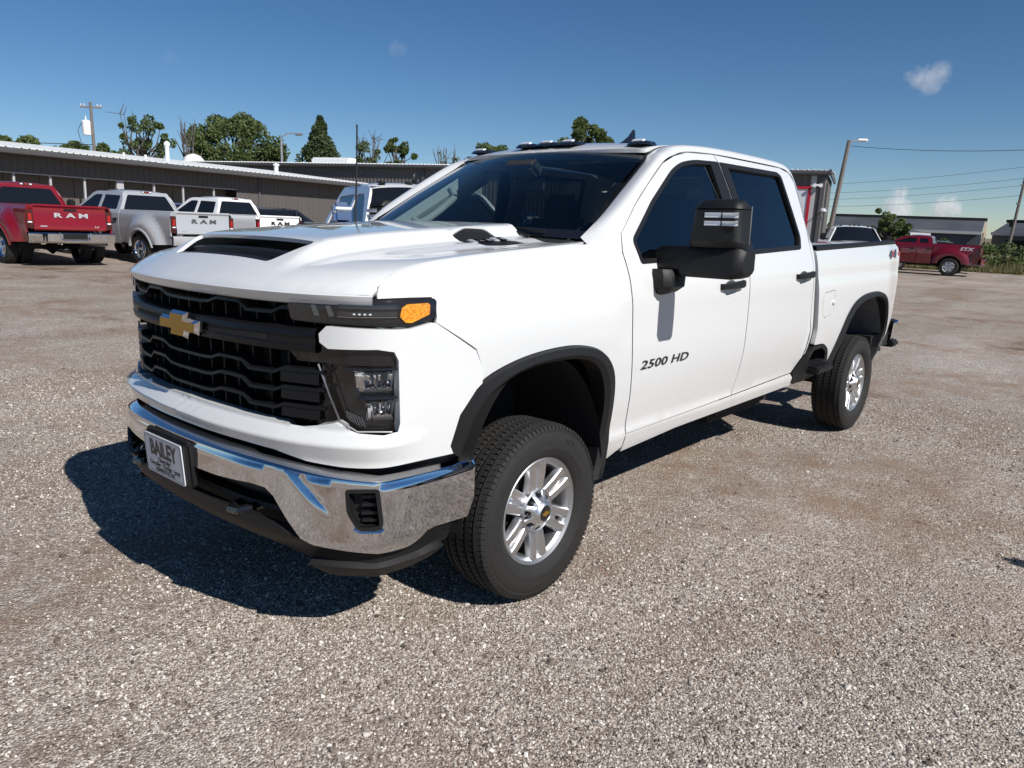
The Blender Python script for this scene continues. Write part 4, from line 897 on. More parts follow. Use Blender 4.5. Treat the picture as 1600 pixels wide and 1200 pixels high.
# ================================================================== ground
CX, CY = -2.3944, -2.8703
RX, RY = .6593, -.7519            # across the lot: the yard falls gently to the right of the view
def lateral(x, y): return (x-CX)*RX+(y-CY)*RY
def ground_z(x, y):
    l = np.clip(lateral(np.asarray(x, float), np.asarray(y, float)), -45, 45); sp = lambda t: np.log1p(np.exp(t/1.5))*1.5
    return .035*sp(-l-4)-.018*sp(l-4)-(.035*sp(-4.)-.018*sp(-4.))
UP = Vector((.0132, -.0150, 1)).normalized()
def settle(o, x, y, rz, z=None):
    """stand a thing on the sloping yard"""
    q = Vector((0, 0, 1)).rotation_difference(UP)
    o.rotation_euler = (q.to_matrix() @ Matrix.Rotation(rz, 3, 'Z')).to_euler()
    o.location = (x, y, float(ground_z(x, y)) if z is None else z); return o
def gravel_mat():
    m = bpy.data.materials.new('gravel'); m.use_nodes = True; n, l, b = nodes(m)
    b.inputs['Roughness'].default_value = .92; b.inputs['Specular IOR Level'].default_value = .25
    g = n.new('ShaderNodeNewGeometry')
    def noise(sc, det=4, rough=.6):
        t = n.new('ShaderNodeTexNoise'); t.inputs['Scale'].default_value = sc; t.inputs['Detail'].default_value = det; t.inputs['Roughness'].default_value = rough
        l.new(g.outputs['Position'], t.inputs['Vector']); return t
    def vor(sc, feat='F1'):
        t = n.new('ShaderNodeTexVoronoi'); t.inputs['Scale'].default_value = sc; t.feature = feat; l.new(g.outputs['Position'], t.inputs['Vector']); return t
    def ramp(src, stops):
        r = n.new('ShaderNodeValToRGB'); e = r.color_ramp.elements
        while len(e) < len(stops): e.new(.5)
        for k, (p, c) in zip(e, stops): k.position = p; k.color = (*c, 1)
        l.new(src, r.inputs[0]); return r
    def mix(a, bb, f, mode='MIX'):
        x = n.new('ShaderNodeMix'); x.data_type = 'RGBA'; x.blend_type = mode
        for s, v in ((0, f), (6, a), (7, bb)):
            if isinstance(v, (int, float)): x.inputs[s].default_value = v
            elif isinstance(v, tuple): x.inputs[s].default_value = (*v, 1)
            else: l.new(v, x.inputs[s])
        return x.outputs[2]
    v1 = vor(105); v2 = vor(52)
    sp1 = n.new('ShaderNodeSeparateColor'); l.new(v1.outputs['Color'], sp1.inputs[0])
    sp2 = n.new('ShaderNodeSeparateColor'); l.new(v2.outputs['Color'], sp2.inputs[0])
    stone = ramp(sp1.outputs[0], [(0, (.12, .097, .08)), (.25, (.26, .22, .187)), (.55, (.40, .352, .305)), (.82, (.53, .48, .425)), (1, (.72, .68, .62))])
    big = ramp(sp2.outputs[1], [(0, (.23, .19, .16)), (.5, (.45, .40, .355)), (1, (.70, .66, .60))])
    sel = n.new('ShaderNodeMath'); sel.operation = 'GREATER_THAN'; sel.inputs[1].default_value = .72; l.new(sp2.outputs[0], sel.inputs[0])
    c = mix(stone.outputs[0], big.outputs[0], sel.outputs[0])
    gp = n.new('ShaderNodeMapRange'); gp.inputs[1].default_value = .45; gp.inputs[2].default_value = .75; l.new(v1.outputs['Distance'], gp.inputs[0])
    c = mix(c, (.25, .205, .17), gp.outputs[0])
    # fines and brown dirt showing between the stones, in broad drifts
    p1 = noise(.55, 6, .62); p2 = noise(2.6, 5, .6); p3 = noise(.16, 3)
    def mth(op, a, b_=None):
        q = n.new('ShaderNodeMath'); q.operation = op
        for i_, v_ in enumerate((a, b_)):
            if v_ is None: continue
            if isinstance(v_, (int, float)): q.inputs[i_].default_value = v_
            else: l.new(v_, q.inputs[i_])
        return q.outputs[0]
    xyz = n.new('ShaderNodeSeparateXYZ'); l.new(g.outputs['Position'], xyz.inputs[0]); X_, Y_ = xyz.outputs[0], xyz.outputs[1]
    a_ = mth('SINE', mth('ADD', mth('MULTIPLY', X_, 1.3), mth('MULTIPLY', mth('SINE', mth('MULTIPLY', Y_, .9)), 1.7)))
    b2_ = mth('SINE', mth('ADD', mth('MULTIPLY', Y_, 1.1), mth('MULTIPLY', mth('SINE', mth('MULTIPLY', X_, 1.9)), .6)))
    bare = ramp(mth('SUBTRACT', .5, mth('MULTIPLY', mth('MULTIPLY', a_, b2_), .5)), [(.52, (0, 0, 0)), (.80, (1, 1, 1))])
    d1 = ramp(p1.outputs[0], [(.43, (0, 0, 0)), (.60, (1, 1, 1))]); d2 = ramp(p2.outputs[0], [(.36, (0, 0, 0)), (.66, (1, 1, 1))])
    f = n.new('ShaderNodeMath'); f.operation = 'MULTIPLY'; l.new(d1.outputs[0], f.inputs[0]); l.new(d2.outputs[0], f.inputs[1])
    f2 = n.new('ShaderNodeMath'); f2.operation = 'MULTIPLY'; f2.inputs[1].default_value = .9; l.new(mth('MAXIMUM', f.outputs[0], mth('MULTIPLY', bare.outputs[0], d2.outputs[0])), f2.inputs[0])
    fine = noise(220, 3)
    dirt = ramp(fine.outputs[0], [(.3, (.17, .110, .076)), (.7, (.33, .235, .165))])
    c = mix(c, dirt.outputs[0], f2.outputs[0])
    # faint wheel lanes packed along the row and a few damp stains
    mp = n.new('ShaderNodeMapping'); mp.inputs['Scale'].default_value = (.10, .75, 1); mp.inputs['Rotation'].default_value = (0, 0, .25); l.new(g.outputs['Position'], mp.inputs[0])
    tk = n.new('ShaderNodeTexNoise'); tk.inputs['Scale'].default_value = 1.3; tk.inputs['Detail'].default_value = 4; l.new(mp.outputs[0], tk.inputs['Vector'])
    tr = ramp(tk.outputs[0], [(.36, (.86, .81, .76)), (.50, (1, 1, 1)), (.66, (1.10, 1.09, 1.07))]); c = mix(c, tr.outputs[0], 1.0, 'MULTIPLY')
    st = noise(.42, 5, .7); sr = ramp(st.outputs[0], [(.31, (.45, .36, .29)), (.42, (1, 1, 1))]); c = mix(c, sr.outputs[0], .9, 'MULTIPLY')
    br = ramp(p3.outputs[0], [(.35, (.90, .88, .85)), (.65, (1.06, 1.06, 1.06))])
    c = mix(c, br.outputs[0], 1.0, 'MULTIPLY')
    sp = noise(9, 2); dk = ramp(sp.outputs[0], [(.26, (.55, .5, .46)), (.34, (1, 1, 1))])
    c = mix(c, dk.outputs[0], .8, 'MULTIPLY')
    hsv = n.new('ShaderNodeHueSaturation'); hsv.inputs['Saturation'].default_value = .95; hsv.inputs['Value'].default_value = .97; l.new(c, hsv.inputs['Color']); l.new(hsv.outputs[0], b.inputs['Base Color'])
    bm1 = n.new('ShaderNodeBump'); bm1.inputs['Strength'].default_value = .85; bm1.inputs['Distance'].default_value = .008; bm1.invert = True
    l.new(v1.outputs['Distance'], bm1.inputs['Height'])
    bm2 = n.new('ShaderNodeBump'); bm2.inputs['Strength'].default_value = .6; bm2.inputs['Distance'].default_value = .03
    l.new(p2.outputs[0], bm2.inputs['Height']); l.new(bm1.outputs[0], bm2.inputs['Normal'])
    l.new(bm2.outputs[0], b.inputs['Normal'])
    return m
MT['gravel'] = gravel_mat()
rr = np.r_[0, np.geomspace(.6, 6000, 60)]; na = 160; V = []; F = []
for i, r_ in enumerate(rr):
    for k in range(na):
        a = 2*math.pi*k/na; x, y = CX+r_*math.cos(a), CY+r_*math.sin(a); V.append((x, y, float(ground_z(x, y))-(.0 if r_ < 300 else (r_-300)*.002)))
for i in range(len(rr)-1):
    for k in range(na): F.append((i*na+k, (i+1)*na+k, (i+1)*na+(k+1) % na, i*na+(k+1) % na))
gnd = mesh_obj('gravel_ground', V, F, MT['gravel'], None, True, None); tag(gnd, kind='structure')
# loose stones on the near ground, instanced
def stones():
    rng = np.random.default_rng(3); N = 760000
    rad = 1.1+9.1*rng.random(N)**.8; ang = R(41.2)+R(47)*(2*rng.random(N)-1)
    x = CX+rad*np.cos(ang); y = CY+rad*np.sin(ang)
    # fewer on the dirt drifts
    dr = .5+.5*np.sin(x*1.3+1.7*np.sin(y*.9))*np.sin(y*1.1+.6*np.sin(x*1.9))
    fr = np.exp(np.sin(x*7.1+2*np.sin(y*5.3))*np.sin(y*6.7+1.5*np.sin(x*4.9))*.5)
    k = rng.random(N) < np.clip((1.8*dr-.52)*fr, .05, 1)*np.clip((10.2-rad)/3.5, 0, 1); x, y, rad = x[k], y[k], rad[k]; n = len(x)
    s = .0030*np.exp(rng.normal(0, .36, n)); s = np.where(rng.random(n) < .03, s*1.7, s)
    z = ground_z(x, y)+s*.15
    me = bpy.data.meshes.new('gravel_stones'); me.vertices.add(n)
    me.vertices.foreach_set('co', np.stack([x, y, z], -1).ravel())
    for nm, ty, dat in (('size', 'FLOAT', s), ('spin', 'FLOAT_VECTOR', (rng.random((n, 3))*[.9, .9, 6.28]).ravel())):
        at_ = me.attributes.new(nm, ty, 'POINT'); at_.data.foreach_set('value' if ty == 'FLOAT' else 'vector', dat)
    o = link(bpy.data.objects.new('gravel_stones', me)); tag(o, kind='stuff')
    m = mat('loose_stone', (.35, .32, .29), .9, spec=.25); nn, l, b = nodes(m)
    oi = nn.new('ShaderNodeObjectInfo'); r_ = nn.new('ShaderNodeValToRGB'); e = r_.color_ramp.elements
    for _ in range(3): e.new(.5)
    for kk, (p, c) in zip(e, [(0, (.075, .058, .046)), (.2, (.17, .138, .113)), (.5, (.32, .278, .236)), (.8, (.48, .435, .38)), (1, (.74, .70, .64))]): kk.position = p; kk.color = (*c, 1)
    l.new(oi.outputs['Random'], r_.inputs[0]); l.new(r_.outputs[0], b.inputs['Base Color'])
    ng = bpy.data.node_groups.new('scatter_stones', 'GeometryNodeTree')
    ng.interface.new_socket('Geometry', in_out='INPUT', socket_type='NodeSocketGeometry'); ng.interface.new_socket('Geometry', in_out='OUTPUT', socket_type='NodeSocketGeometry')
    N_ = ng.nodes; L = ng.links; gi = N_.new('NodeGroupInput'); go = N_.new('NodeGroupOutput')
    ic = N_.new('GeometryNodeMeshIcoSphere'); ic.inputs['Radius'].default_value = 1; ic.inputs['Subdivisions'].default_value = 1
    sp_ = N_.new('GeometryNodeSetPosition'); nz = N_.new('ShaderNodeTexNoise'); nz.inputs['Scale'].default_value = 1.1
    vm = N_.new('ShaderNodeVectorMath'); vm.operation = 'SUBTRACT'; vm.inputs[1].default_value = (.5, .5, .5)
    vs_ = N_.new('ShaderNodeVectorMath'); vs_.operation = 'SCALE'; vs_.inputs[3].default_value = 1.3
    L.new(nz.outputs['Color'], vm.inputs[0]); L.new(vm.outputs[0], vs_.inputs[0]); L.new(ic.outputs[0], sp_.inputs[0]); L.new(vs_.outputs[0], sp_.inputs['Offset'])
    sm_ = N_.new('GeometryNodeSetMaterial'); sm_.inputs['Material'].default_value = m; L.new(sp_.outputs[0], sm_.inputs[0])
    ip = N_.new('GeometryNodeInstanceOnPoints'); L.new(gi.outputs[0], ip.inputs['Points']); L.new(sm_.outputs[0], ip.inputs['Instance'])
    a1 = N_.new('GeometryNodeInputNamedAttribute'); a1.data_type = 'FLOAT'; a1.inputs[0].default_value = 'size'
    a2 = N_.new('GeometryNodeInputNamedAttribute'); a2.data_type = 'FLOAT_VECTOR'; a2.inputs[0].default_value = 'spin'
    er = N_.new('FunctionNodeEulerToRotation'); L.new(a2.outputs[0], er.inputs[0])
    cb_ = N_.new('ShaderNodeVectorMath'); cb_.operation = 'SCALE'; cb_.inputs[0].default_value = (1.25, 1.0, .75); L.new(a1.outputs[0], cb_.inputs[3])
    L.new(er.outputs[0], ip.inputs['Rotation']); L.new(cb_.outputs[0], ip.inputs['Scale']); L.new(ip.outputs[0], go.inputs[0])
    md = o.modifiers.new('scatter', 'NODES'); md.node_group = ng
stones()
def ray_xy(px, D):
    """point at horizontal distance D in the direction of a picture column (photo pixels, at eye level)"""
    v = _d+_r2*((px-800)/1189.8)+_u2*((600-350)/1189.8); h = math.hypot(v.x, v.y)
    return CX+v.x/h*D, CY+v.y/h*D
# ================================================================== metal building on the left (fronts the lot) and the taller one behind
MT['sheet'] = grain(mat('taupe_metal_sheet', (.108, .098, .092), .45, spec=.4), 1.5, .12, 0)
MT['sheet2'] = grain(mat('grey_metal_sheet', (.140, .130, .124), .45, spec=.4), 1.5, .12, 0)
MT['trim'] = mat('dark_grey_trim', (.085, .083, .085), .45)
MT['trimlight'] = mat('light_grey_trim', (.42, .42, .43), .5)
MT['roofwhite'] = grain(mat('white_metal_roof', (.74, .74, .73), .4), 2, .08)
MT['bay'] = grain(mat('bay_panel', (.125, .108, .094), .7), 3, .15)
MT['whitepvc'] = mat('white_pipe', (.80, .80, .79), .45)
MT['concrete'] = grain(mat('concrete', (.36, .35, .33), .9), 4, .2, .3)
def sheet_mesh(wd, h, m, pitch=.30, dep=.032):
    n = max(1, int(round(wd/pitch))); p = wd/n; X = []
    for k in range(n): X += [(k*p, 0), (k*p+p*.72, 0), (k*p+p*.79, -dep), (k*p+p*.93, -dep)]
    X.append((wd, 0))
    V = [(x, y, z) for z in (0, h) for x, y in X]; q = len(X)
    me = bpy.data.meshes.new('wall_sheet'); me.from_pydata(V, [], [(i, i+1, q+i+1, q+i) for i in range(q-1)]); me.materials.append(m); return me
def wall_of_sheets(parent, x0, x1, y, z0, z1, m, wd=.9, name='wall_sheet', rot=0):
    n = max(1, int(round((x1-x0)/wd))); w1 = (x1-x0)/n; me = sheet_mesh(w1, z1-z0, m)
    for k in range(n):
        o = link(bpy.data.objects.new(name, me), parent)
        if rot: o.location = (x0, y+k*w1, z0); o.rotation_euler = (0, 0, rot)
        else: o.location = (x0+k*w1, y, z0)
def roof_sheets(parent, x0, x1, y0, z0, y1, z1, wd=.9, th=.03):
    n = int(round((x1-x0)/wd)); w1 = (x1-x0)/n; X = []
    for k in range(3): p = w1/3; X += [(k*p, 0), (k*p+p*.76, 0), (k*p+p*.81, .045), (k*p+p*.94, .045)]
    X.append((w1, 0)); q = len(X)
    V = [(x, y, z+h) for (y, z) in ((y0, z0-th), (y0, z0), (y1, z1)) for x, h in X]
    me = bpy.data.meshes.new('roof_sheet'); me.from_pydata(V, [], [(j*q+i, j*q+i+1, (j+1)*q+i+1, (j+1)*q+i) for j in range(2) for i in range(q-1)]); me.materials.append(MT['roofwhite'])
    for k in range(n):
        o = link(bpy.data.objects.new('roof_sheet', me), parent); o.location = (x0+k*w1, 0, 0)
b1 = empty('metal_building', (0, 0, 0), 0, 'long low taupe metal building with open bays and a white roof along the left edge', 'building')
settle(b1, 7.50, 32.78, R(12.69), .55)
EH = 3.256
wall_of_sheets(b1, 12.35, 21.6, .9, -.6, EH+.04, MT['sheet'])
wall_of_sheets(b1, -14, 12.35, .9, EH-.68, EH+.04, MT['sheet'])
roof_sheets(b1, -14, 22.2, -.06, EH+.26, 9.0, EH+1.02)
m = MB(); m.grid([[(x, y, z) for x in (-14, 22.2)] for y, z in ((.02, EH+.22), (-.09, EH+.22), (-.09, EH+.12), (-.06, EH+.02), (.02, EH))]); m.build('gutter', MT['trim'], b1, sharp=20)
MB().add([(-14, .02, EH+.01), (22.2, .02, EH+.01), (22.2, .9, EH+.01), (-14, .9, EH+.01)], [(0, 3, 2, 1)]).build('soffit', MT['trim'], b1, fix=False)
edges_ = [-14, -9.8, -5.2, -.65, .87, 2.37, 3.88, 5.57, 7.35, 8.99, 10.87, 12.35]
for i, x in enumerate(edges_[3:-1]):
    wd = .34 if abs(x-5.57) < .1 else .085
    MB().box((x, .93, (EH-.68-.6)/2), (wd, .085 if wd < .2 else .12, EH-.68+.6), ch=.008).build('bay_post', MT['trimlight'], b1)
for a, b_ in zip(edges_[:-1], edges_[1:]):
    MB().box(((a+b_)/2, 1.75, 1.0), (b_-a-.02, .06, 3.4), ch=.01).build('bay_panel', MT['bay'], b1)
MB().box((-.5, .94, EH-.70), (25.7, .06, .05)).build('bay_header', MT['trimlight'], b1)
MB().box((9.75, 1.70, 1.0), (.32, .04, 3.2)).build('bay_brace', MT['trim'], b1)
MB().box((4, 5.4, 1.2), (36, .3, 4.0)).build('rear_wall', MT['sheet'], b1)
MB().tube([(13.9, .86, EH-.02), (13.9, .84, EH-.35), (13.9, .80, -.5)], .055, 6).build('downspout', MT['trim'], b1)
def roof_vent(px_x, y, h, r_, label, cap=True):
    o = empty('roof_vent', (0, 0, 0), 0, label, 'roof vent'); z = EH+.26+(y+.06)*.084
    P = b1.rotation_euler.to_matrix() @ Vector((px_x, y, z-.12)); o.location = Vector(b1.location)+P; o.rotation_euler = b1.rotation_euler
    MB().lathe([(r_, 0), (r_, h*.82)], n=14, axis='z').build('pipe', MT['whitepvc'], o)
    if cap: MB().lathe([(r_*1.0, h*.76), (r_*1.45, h*.80), (r_*1.45, h*.9), (r_*1.2, h*.93), (0, h)], n=14, axis='z').build('cap', MT['whitepvc'], o)
roof_vent(7.3, 3.0, .40, .055, 'thin white stub pipe leftmost on the low white roof', False)
roof_vent(8.2, 2.6, .42, .06, 'short white stub pipe right of the thin leftmost one on the white roof', False)
roof_vent(9.0, 2.0, 1.15, .10, 'tall white capped vent pipe on the low white roof')
roof_vent(14.95, .6, .72, .12, 'stout white capped vent pipe near the far end of the low roof')
b2 = empty('metal_building', (0, 0, 0), 0, 'taller grey metal building with white roof edge running behind the trucks', 'building')
Lx, Ly, Rx_, Ry_ = 34.948, 36.826, 42.25, 13.41
az2 = math.atan2(Ry_-Ly, Rx_-Lx); ln2 = math.hypot(Ry_-Ly, Rx_-Lx)
settle(b2, Lx, Ly, az2, .06)
E2 = 5.10
wall_of_sheets(b2, -24, ln2, .30, -1.0, E2+.04, MT['sheet2'], .9)
roof_sheets(b2, -24.5, ln2+.25, -.05, E2+.27, 8, E2+.62)
m = MB(); m.grid([[(x, y, z) for x in (-24.5, ln2+.3)] for y, z in ((.02, E2+.24), (-.08, E2+.24), (-.08, E2+.10), (-.04, E2), (.30, E2))]); m.build('gutter', MT['trim'], b2, sharp=20)
MB().add([(-24.5, .0, E2+.02), (ln2+.25, .0, E2+.02), (ln2+.25, .34, E2+.02), (-24.5, .34, E2+.02)], [(0, 3, 2, 1)]).build('soffit', MT['trim'], b2, fix=False)
me = sheet_mesh(.9, E2+1.2, MT['sheet2'])
for k in range(9):
    o = link(bpy.data.objects.new('wall_sheet', me), b2); o.location = (ln2, .30+.9*k, -1.0); o.rotation_euler = (0, 0, R(90))
MB().box((ln2+.22, 4.2, E2+.18), (.08, 8.6, .28)).build('rake_trim', MT['trim'], b2)
for x, wd in ((-1.73, .22), (ln2-.60, .30), (ln2-.10, .22)): MB().box((x, .25, E2/2-.5), (wd, .10, E2+.95), ch=.01).build('corner_trim', MT['trimlight'] if wd == .30 else MT['trim'], b2)
MB().box((ln2+.12, .62, 2.6), (.10, .12, 4.2), ch=.02).build('downspout', MT['trim'], b2)
rf = Vector((-11.0, 2.5, E2+.42))
m = MB(); m.box((0, 0, .18), (3.6, 1.2, .5), ch=.12); ru = m.build('roof_skylight', MT['whitepvc'], None); tag(ru, 'long low white rounded unit on the roof of the taller building', 'roof unit')
ru.rotation_euler = b2.rotation_euler; ru.location = Vector(b2.location)+b2.rotation_euler.to_matrix() @ rf
m = MB(); m.lathe([(.85, 0), (.8, .25), (.55, .52), (.2, .66), (0, .7)], n=16, axis='z'); ru = m.build('dome_vent', MT['whitepvc'], None); tag(ru, 'white dome shaped roof vent between the two building roofs', 'roof vent')
ru.rotation_euler = b2.rotation_euler; ru.location = Vector(b2.location)+b2.rotation_euler.to_matrix() @ Vector((-23.9, .9, E2+.25))
# wall sign with red frame on the far right end, wall lamps, camera
def on_wall(b, x, y, z): return Vector(b.location)+b.rotation_euler.to_matrix() @ Vector((x, y, z))
sg_ = empty('wall_sign', on_wall(b2, 22.55, .22, 3.05), 0, 'white sign board in a red frame on the right end of the grey building', 'sign'); sg_.rotation_euler = b2.rotation_euler
MB().box((0, 0, 0), (2.4, .05, 2.7)).build('board', MT['plate'], sg_, smooth=False)
m = MB()
for cx_, cz_, sx_, sz_ in ((0, 1.35, 2.6, .16), (0, -1.35, 2.6, .16), (1.22, 0, .16, 2.7), (-1.22, 0, .16, 2.7)): m.box((cx_, -.03, cz_), (sx_, .07, sz_))
m.build('frame', mat('sign_red', (.42, .012, .03), .4), sg_, smooth=False)
MB().box((-.2, -.03, .7), (1.1, .012, .10)).build('faded_line', MT['trimlight'], sg_, smooth=False)
sg2 = empty('wall_sign', on_wall(b2, 2.1, .22, 3.7), 0, 'white notice board on the grey wall seen through the windshield', 'sign'); sg2.rotation_euler = b2.rotation_euler
MB().box((0, 0, 0), (1.6, .05, 1.3)).build('board', mat('notice_board', (.62, .68, .62), .6), sg2, smooth=False)
def wall_lamp(x, z, label, flood=False, y=.25):
    o = empty('wall_lamp', on_wall(b2, x, y, z), 0, label, 'lamp'); o.rotation_euler = b2.rotation_euler
    if flood:
        m = MB(); m.box((0, -.08, 0), (.12, .18, .12), ch=.02); m.build('bracket', MT['whitepvc'], o)
        for dx in (-.16, .16): MB().lathe([(.05, .1), (.09, -.02), (.11, -.10), (.0, -.10)], (dx, -.2, -.02), 12).build('lamp_head', MT['whitepvc'], o)
    else:
        MB().tube([(0, 0, 0), (0, -.12, .30), (0, -.45, .46), (0, -.95, .46)], .035, 6).build('arm', MT['steel'], o)
        MB().lathe([(.0, .10), (.10, .08), (.20, -.02), (.22, -.10), (0, -.11)], (0, -1.1, .44), 14, 'z').build('lamp_head', MT['trimlight'], o)
wall_lamp(1.2, 4.1, 'gooseneck wall lamp on the grey building above the silver truck')
wall_lamp(-.9, 4.25, 'small white floodlight beside the drain pipe on the grey building', True)
wall_lamp(ln2-.35, 4.55, 'white twin floodlight under the eave at the right corner of the building', True)
wall_lamp(ln2+.10, 2.75, 'gooseneck wall lamp low on the right end of the building', y=.5)
# ================================================================== poles and wires
def pole_at(px, D, h, r0, r1, lean=0): 
    x, y = ray_xy(px, D); z = float(ground_z(x, y)); return x, y, z
MT['wood'] = grain(mat('weathered_pole', (.20, .175, .155), .85), 12, .35, .4)
MT['galv'] = mat('galvanised_steel', (.30, .31, .32), .5, .6)
x, y, z = pole_at(157, 62, 0, 0, 0)
up_ = empty('utility_pole', (x, y, z), R(60), 'wooden utility pole with a transformer rising behind the left building', 'pole')
MB().tube([(0, 0, -.5), (0, 0, 8.1)], [.13, .09], 10).build('pole', MT['wood'], up_)
MB().box((0, 0, 7.75), (.10, 1.3, .09)).build('cross_arm', MT['wood'], up_)
for yy in (-.6, -.4, .4, .6): MB().lathe([(.05, 0), (.06, .1), (.03, .16), (0, .2)], (0, yy, 7.8), 8, 'z').build('insulator', MT['trimlight'], up_)
MB().lathe([(0, -.0), (.27, .02), (.28, .9), (.2, .98), (0, 1.0)], (-.05, .36, 5.9), 16, 'z').lathe([(.05, 0), (.03, .28), (0, .3)], (-.05, .36, 6.88), 8, 'z').build('transformer', MT['whitepvc'], up_)
MB().tube([(-.05, .58, 6.8), (-.05, .9, 6.2), (-.05, .75, 5.4), (0, .1, 5.0)], .02, 5).build('cable_loop', MT['dark'], up_)
x, y, z = pole_at(444, 70, 0, 0, 0)
sl = empty('street_lamp', (x, y, z), R(-48), 'grey street lamp on a curved arm beside the dark conical tree', 'street lamp')
MB().tube([(0, 0, 0), (0, 0, 7.6)], [.13, .09], 10).build('pole', MT['galv'], sl)
MB().tube([(0, 0, 7.4), (.12, 0, 7.75), (.55, 0, 8.0), (1.15, 0, 8.0)], .05, 8).build('arm', MT['galv'], sl)
m = MB(); m.box((1.5, 0, 7.95), (.75, .32, .22), ch=.09); m.build('lamp_head', MT['galv'], sl)
x, y, z = pole_at(1291, 49, 0, 0, 0)
wl = empty('light_pole', (x, y, z), 0, 'leaning wooden light pole at the right end of the grey building', 'pole')
tp = Vector((.80*RX, .80*RY, 7.0))
MB().tube([(0, 0, -.3), tuple(tp)], [.155, .115], 10).build('pole', MT['wood'], wl)
MB().tube([tuple(tp+Vector((0, 0, -.25))), tuple(tp+Vector((.2*RX, .2*RY, -.02))), tuple(tp+Vector((.45*RX, .45*RY, 0)))], .03, 6).build('arm', MT['galv'], wl)
m = MB(); m.box((0, 0, 0), (.62, .28, .16), ch=.06); lh = m.build('lamp_head', MT['whitepvc'], wl); lh.location = tp+Vector((.75*RX, .75*RY, .02)); lh.rotation_euler = (0, 0, math.atan2(RY, RX))
WLT = Vector((x, y, z))+tp
x, y, z = pole_at(1578, 75, 0, 0, 0)
rp = empty('utility_pole', (x, y, z), 0, 'slender leaning utility pole standing at the far right of the photo', 'pole')
t2 = Vector((.75*RX, .75*RY, 7.9))
MB().tube([(0, 0, -.5), tuple(t2)], [.13, .10], 10).build('pole', MT['wood'], rp)
for k in (.97, .80, .62): MB().box(tuple(t2*k+Vector((-.15*RX, -.15*RY, 0))), (.14, .14, .16), ch=.03).build('insulator', MT['trimlight'], rp)
MB().box(tuple(t2*.42+Vector((-.2*RX, -.2*RY, 0))), (.26, .26, .6), ch=.05).build('meter_box', MT['dark'], rp)
RPT = Vector((x, y, z))+t2
MT['wire'] = mat('wire_black', (.03, .03, .03), .7)
def wire(a, b_, sag, r_, label):
    a, b_ = Vector(a), Vector(b_); pts = [a.lerp(b_, t)-Vector((0, 0, sag*4*t*(1-t))) for t in np.linspace(0, 1, 14)]
    tag(MB().tube(pts, r_, 4).build('overhead_wire', MT['wire'], None), label, 'wire', 'overhead wires')
u0 = Vector(up_.location)+Vector((0, 0, 7.9))
xl, yl = ray_xy(-420, 70); wire(u0-Vector((0, 0, 2.6)), (xl, yl, 6.0+.9), .3, .024, 'overhead wire running left from the transformer pole')
xr, yr = ray_xy(1760, 48); wire(WLT-Vector((0, 0, .3)), (xr, yr, 6.15), .35, .014, 'topmost overhead wire leaving the leaning light pole to the right')
for k, (hz, pxl, zl) in enumerate(((.985, 1240, 5.75), (.87, 1240, 4.95), (.80, 1240, 4.35), (.70, 1240, 3.75))):
    xa, ya = ray_xy(pxl, 80); lab = ['highest', 'second highest', 'third highest', 'lowest'][k]
    wire(Vector((x, y, z))+t2*hz, (xa, ya, zl+.15), .25, .012, lab+' of the four level wires running left from the far right pole')
# ================================================================== parked vehicles
def hub(parent, x, y, z, r, wd, side_, mm, dual=False):
    """road wheel: tyre with rim, hub and spokes; side_ +1 faces +y"""
    g = side_
    m = MB(); m.lathe([(r*.60, -.5*wd*.9), (r*.72, -.52*wd), (r*.93, -.46*wd), (r, -.34*wd), (r, .34*wd), (r*.93, .46*wd), (r*.72, .52*wd), (r*.60, .5*wd*.9)], n=32)
    m.v = [(v[0]+x, v[1]+y, v[2]+z) for v in m.v]; w_ = m.build('wheel', MT['rubber'], parent)
    m = MB(); d0 = .05 if not dual else -.02
    m.lathe([(r*.62, g*.46*wd), (r*.60, g*.50*wd), (r*.56, g*.40*wd), (r*.52, g*(d0-.06)), (r*.2, g*(d0-.05)), (r*.2, g*(d0+.03)), (0, g*(d0+.05))], n=28)
    m.v = [(v[0]+x, v[1]+y, v[2]+z) for v in m.v]; m.build('rim', mm, w_)
    m = MB()
    for k in range(6):
        rot = Matrix.Rotation(k*math.pi/3, 3, 'Y'); m.box(tuple(rot @ Vector((r*.37, 0, 0))), (r*.40, .03, r*.13), rot, ch=.006)
    m.v = [(v[0]+x, v[1]+y+g*(d0+.01), v[2]+z) for v in m.v]; m.build('spokes', MT['alloy'], w_)
def veh_side(hw, z, prof): return hw*np.interp(z, prof[0], prof[1])
PROF = ([.35, .55, .80, 1.0, 1.25, 1.40, 1.50, 1.56], [.90, .955, .985, 1.0, .995, .975, .93, .90])
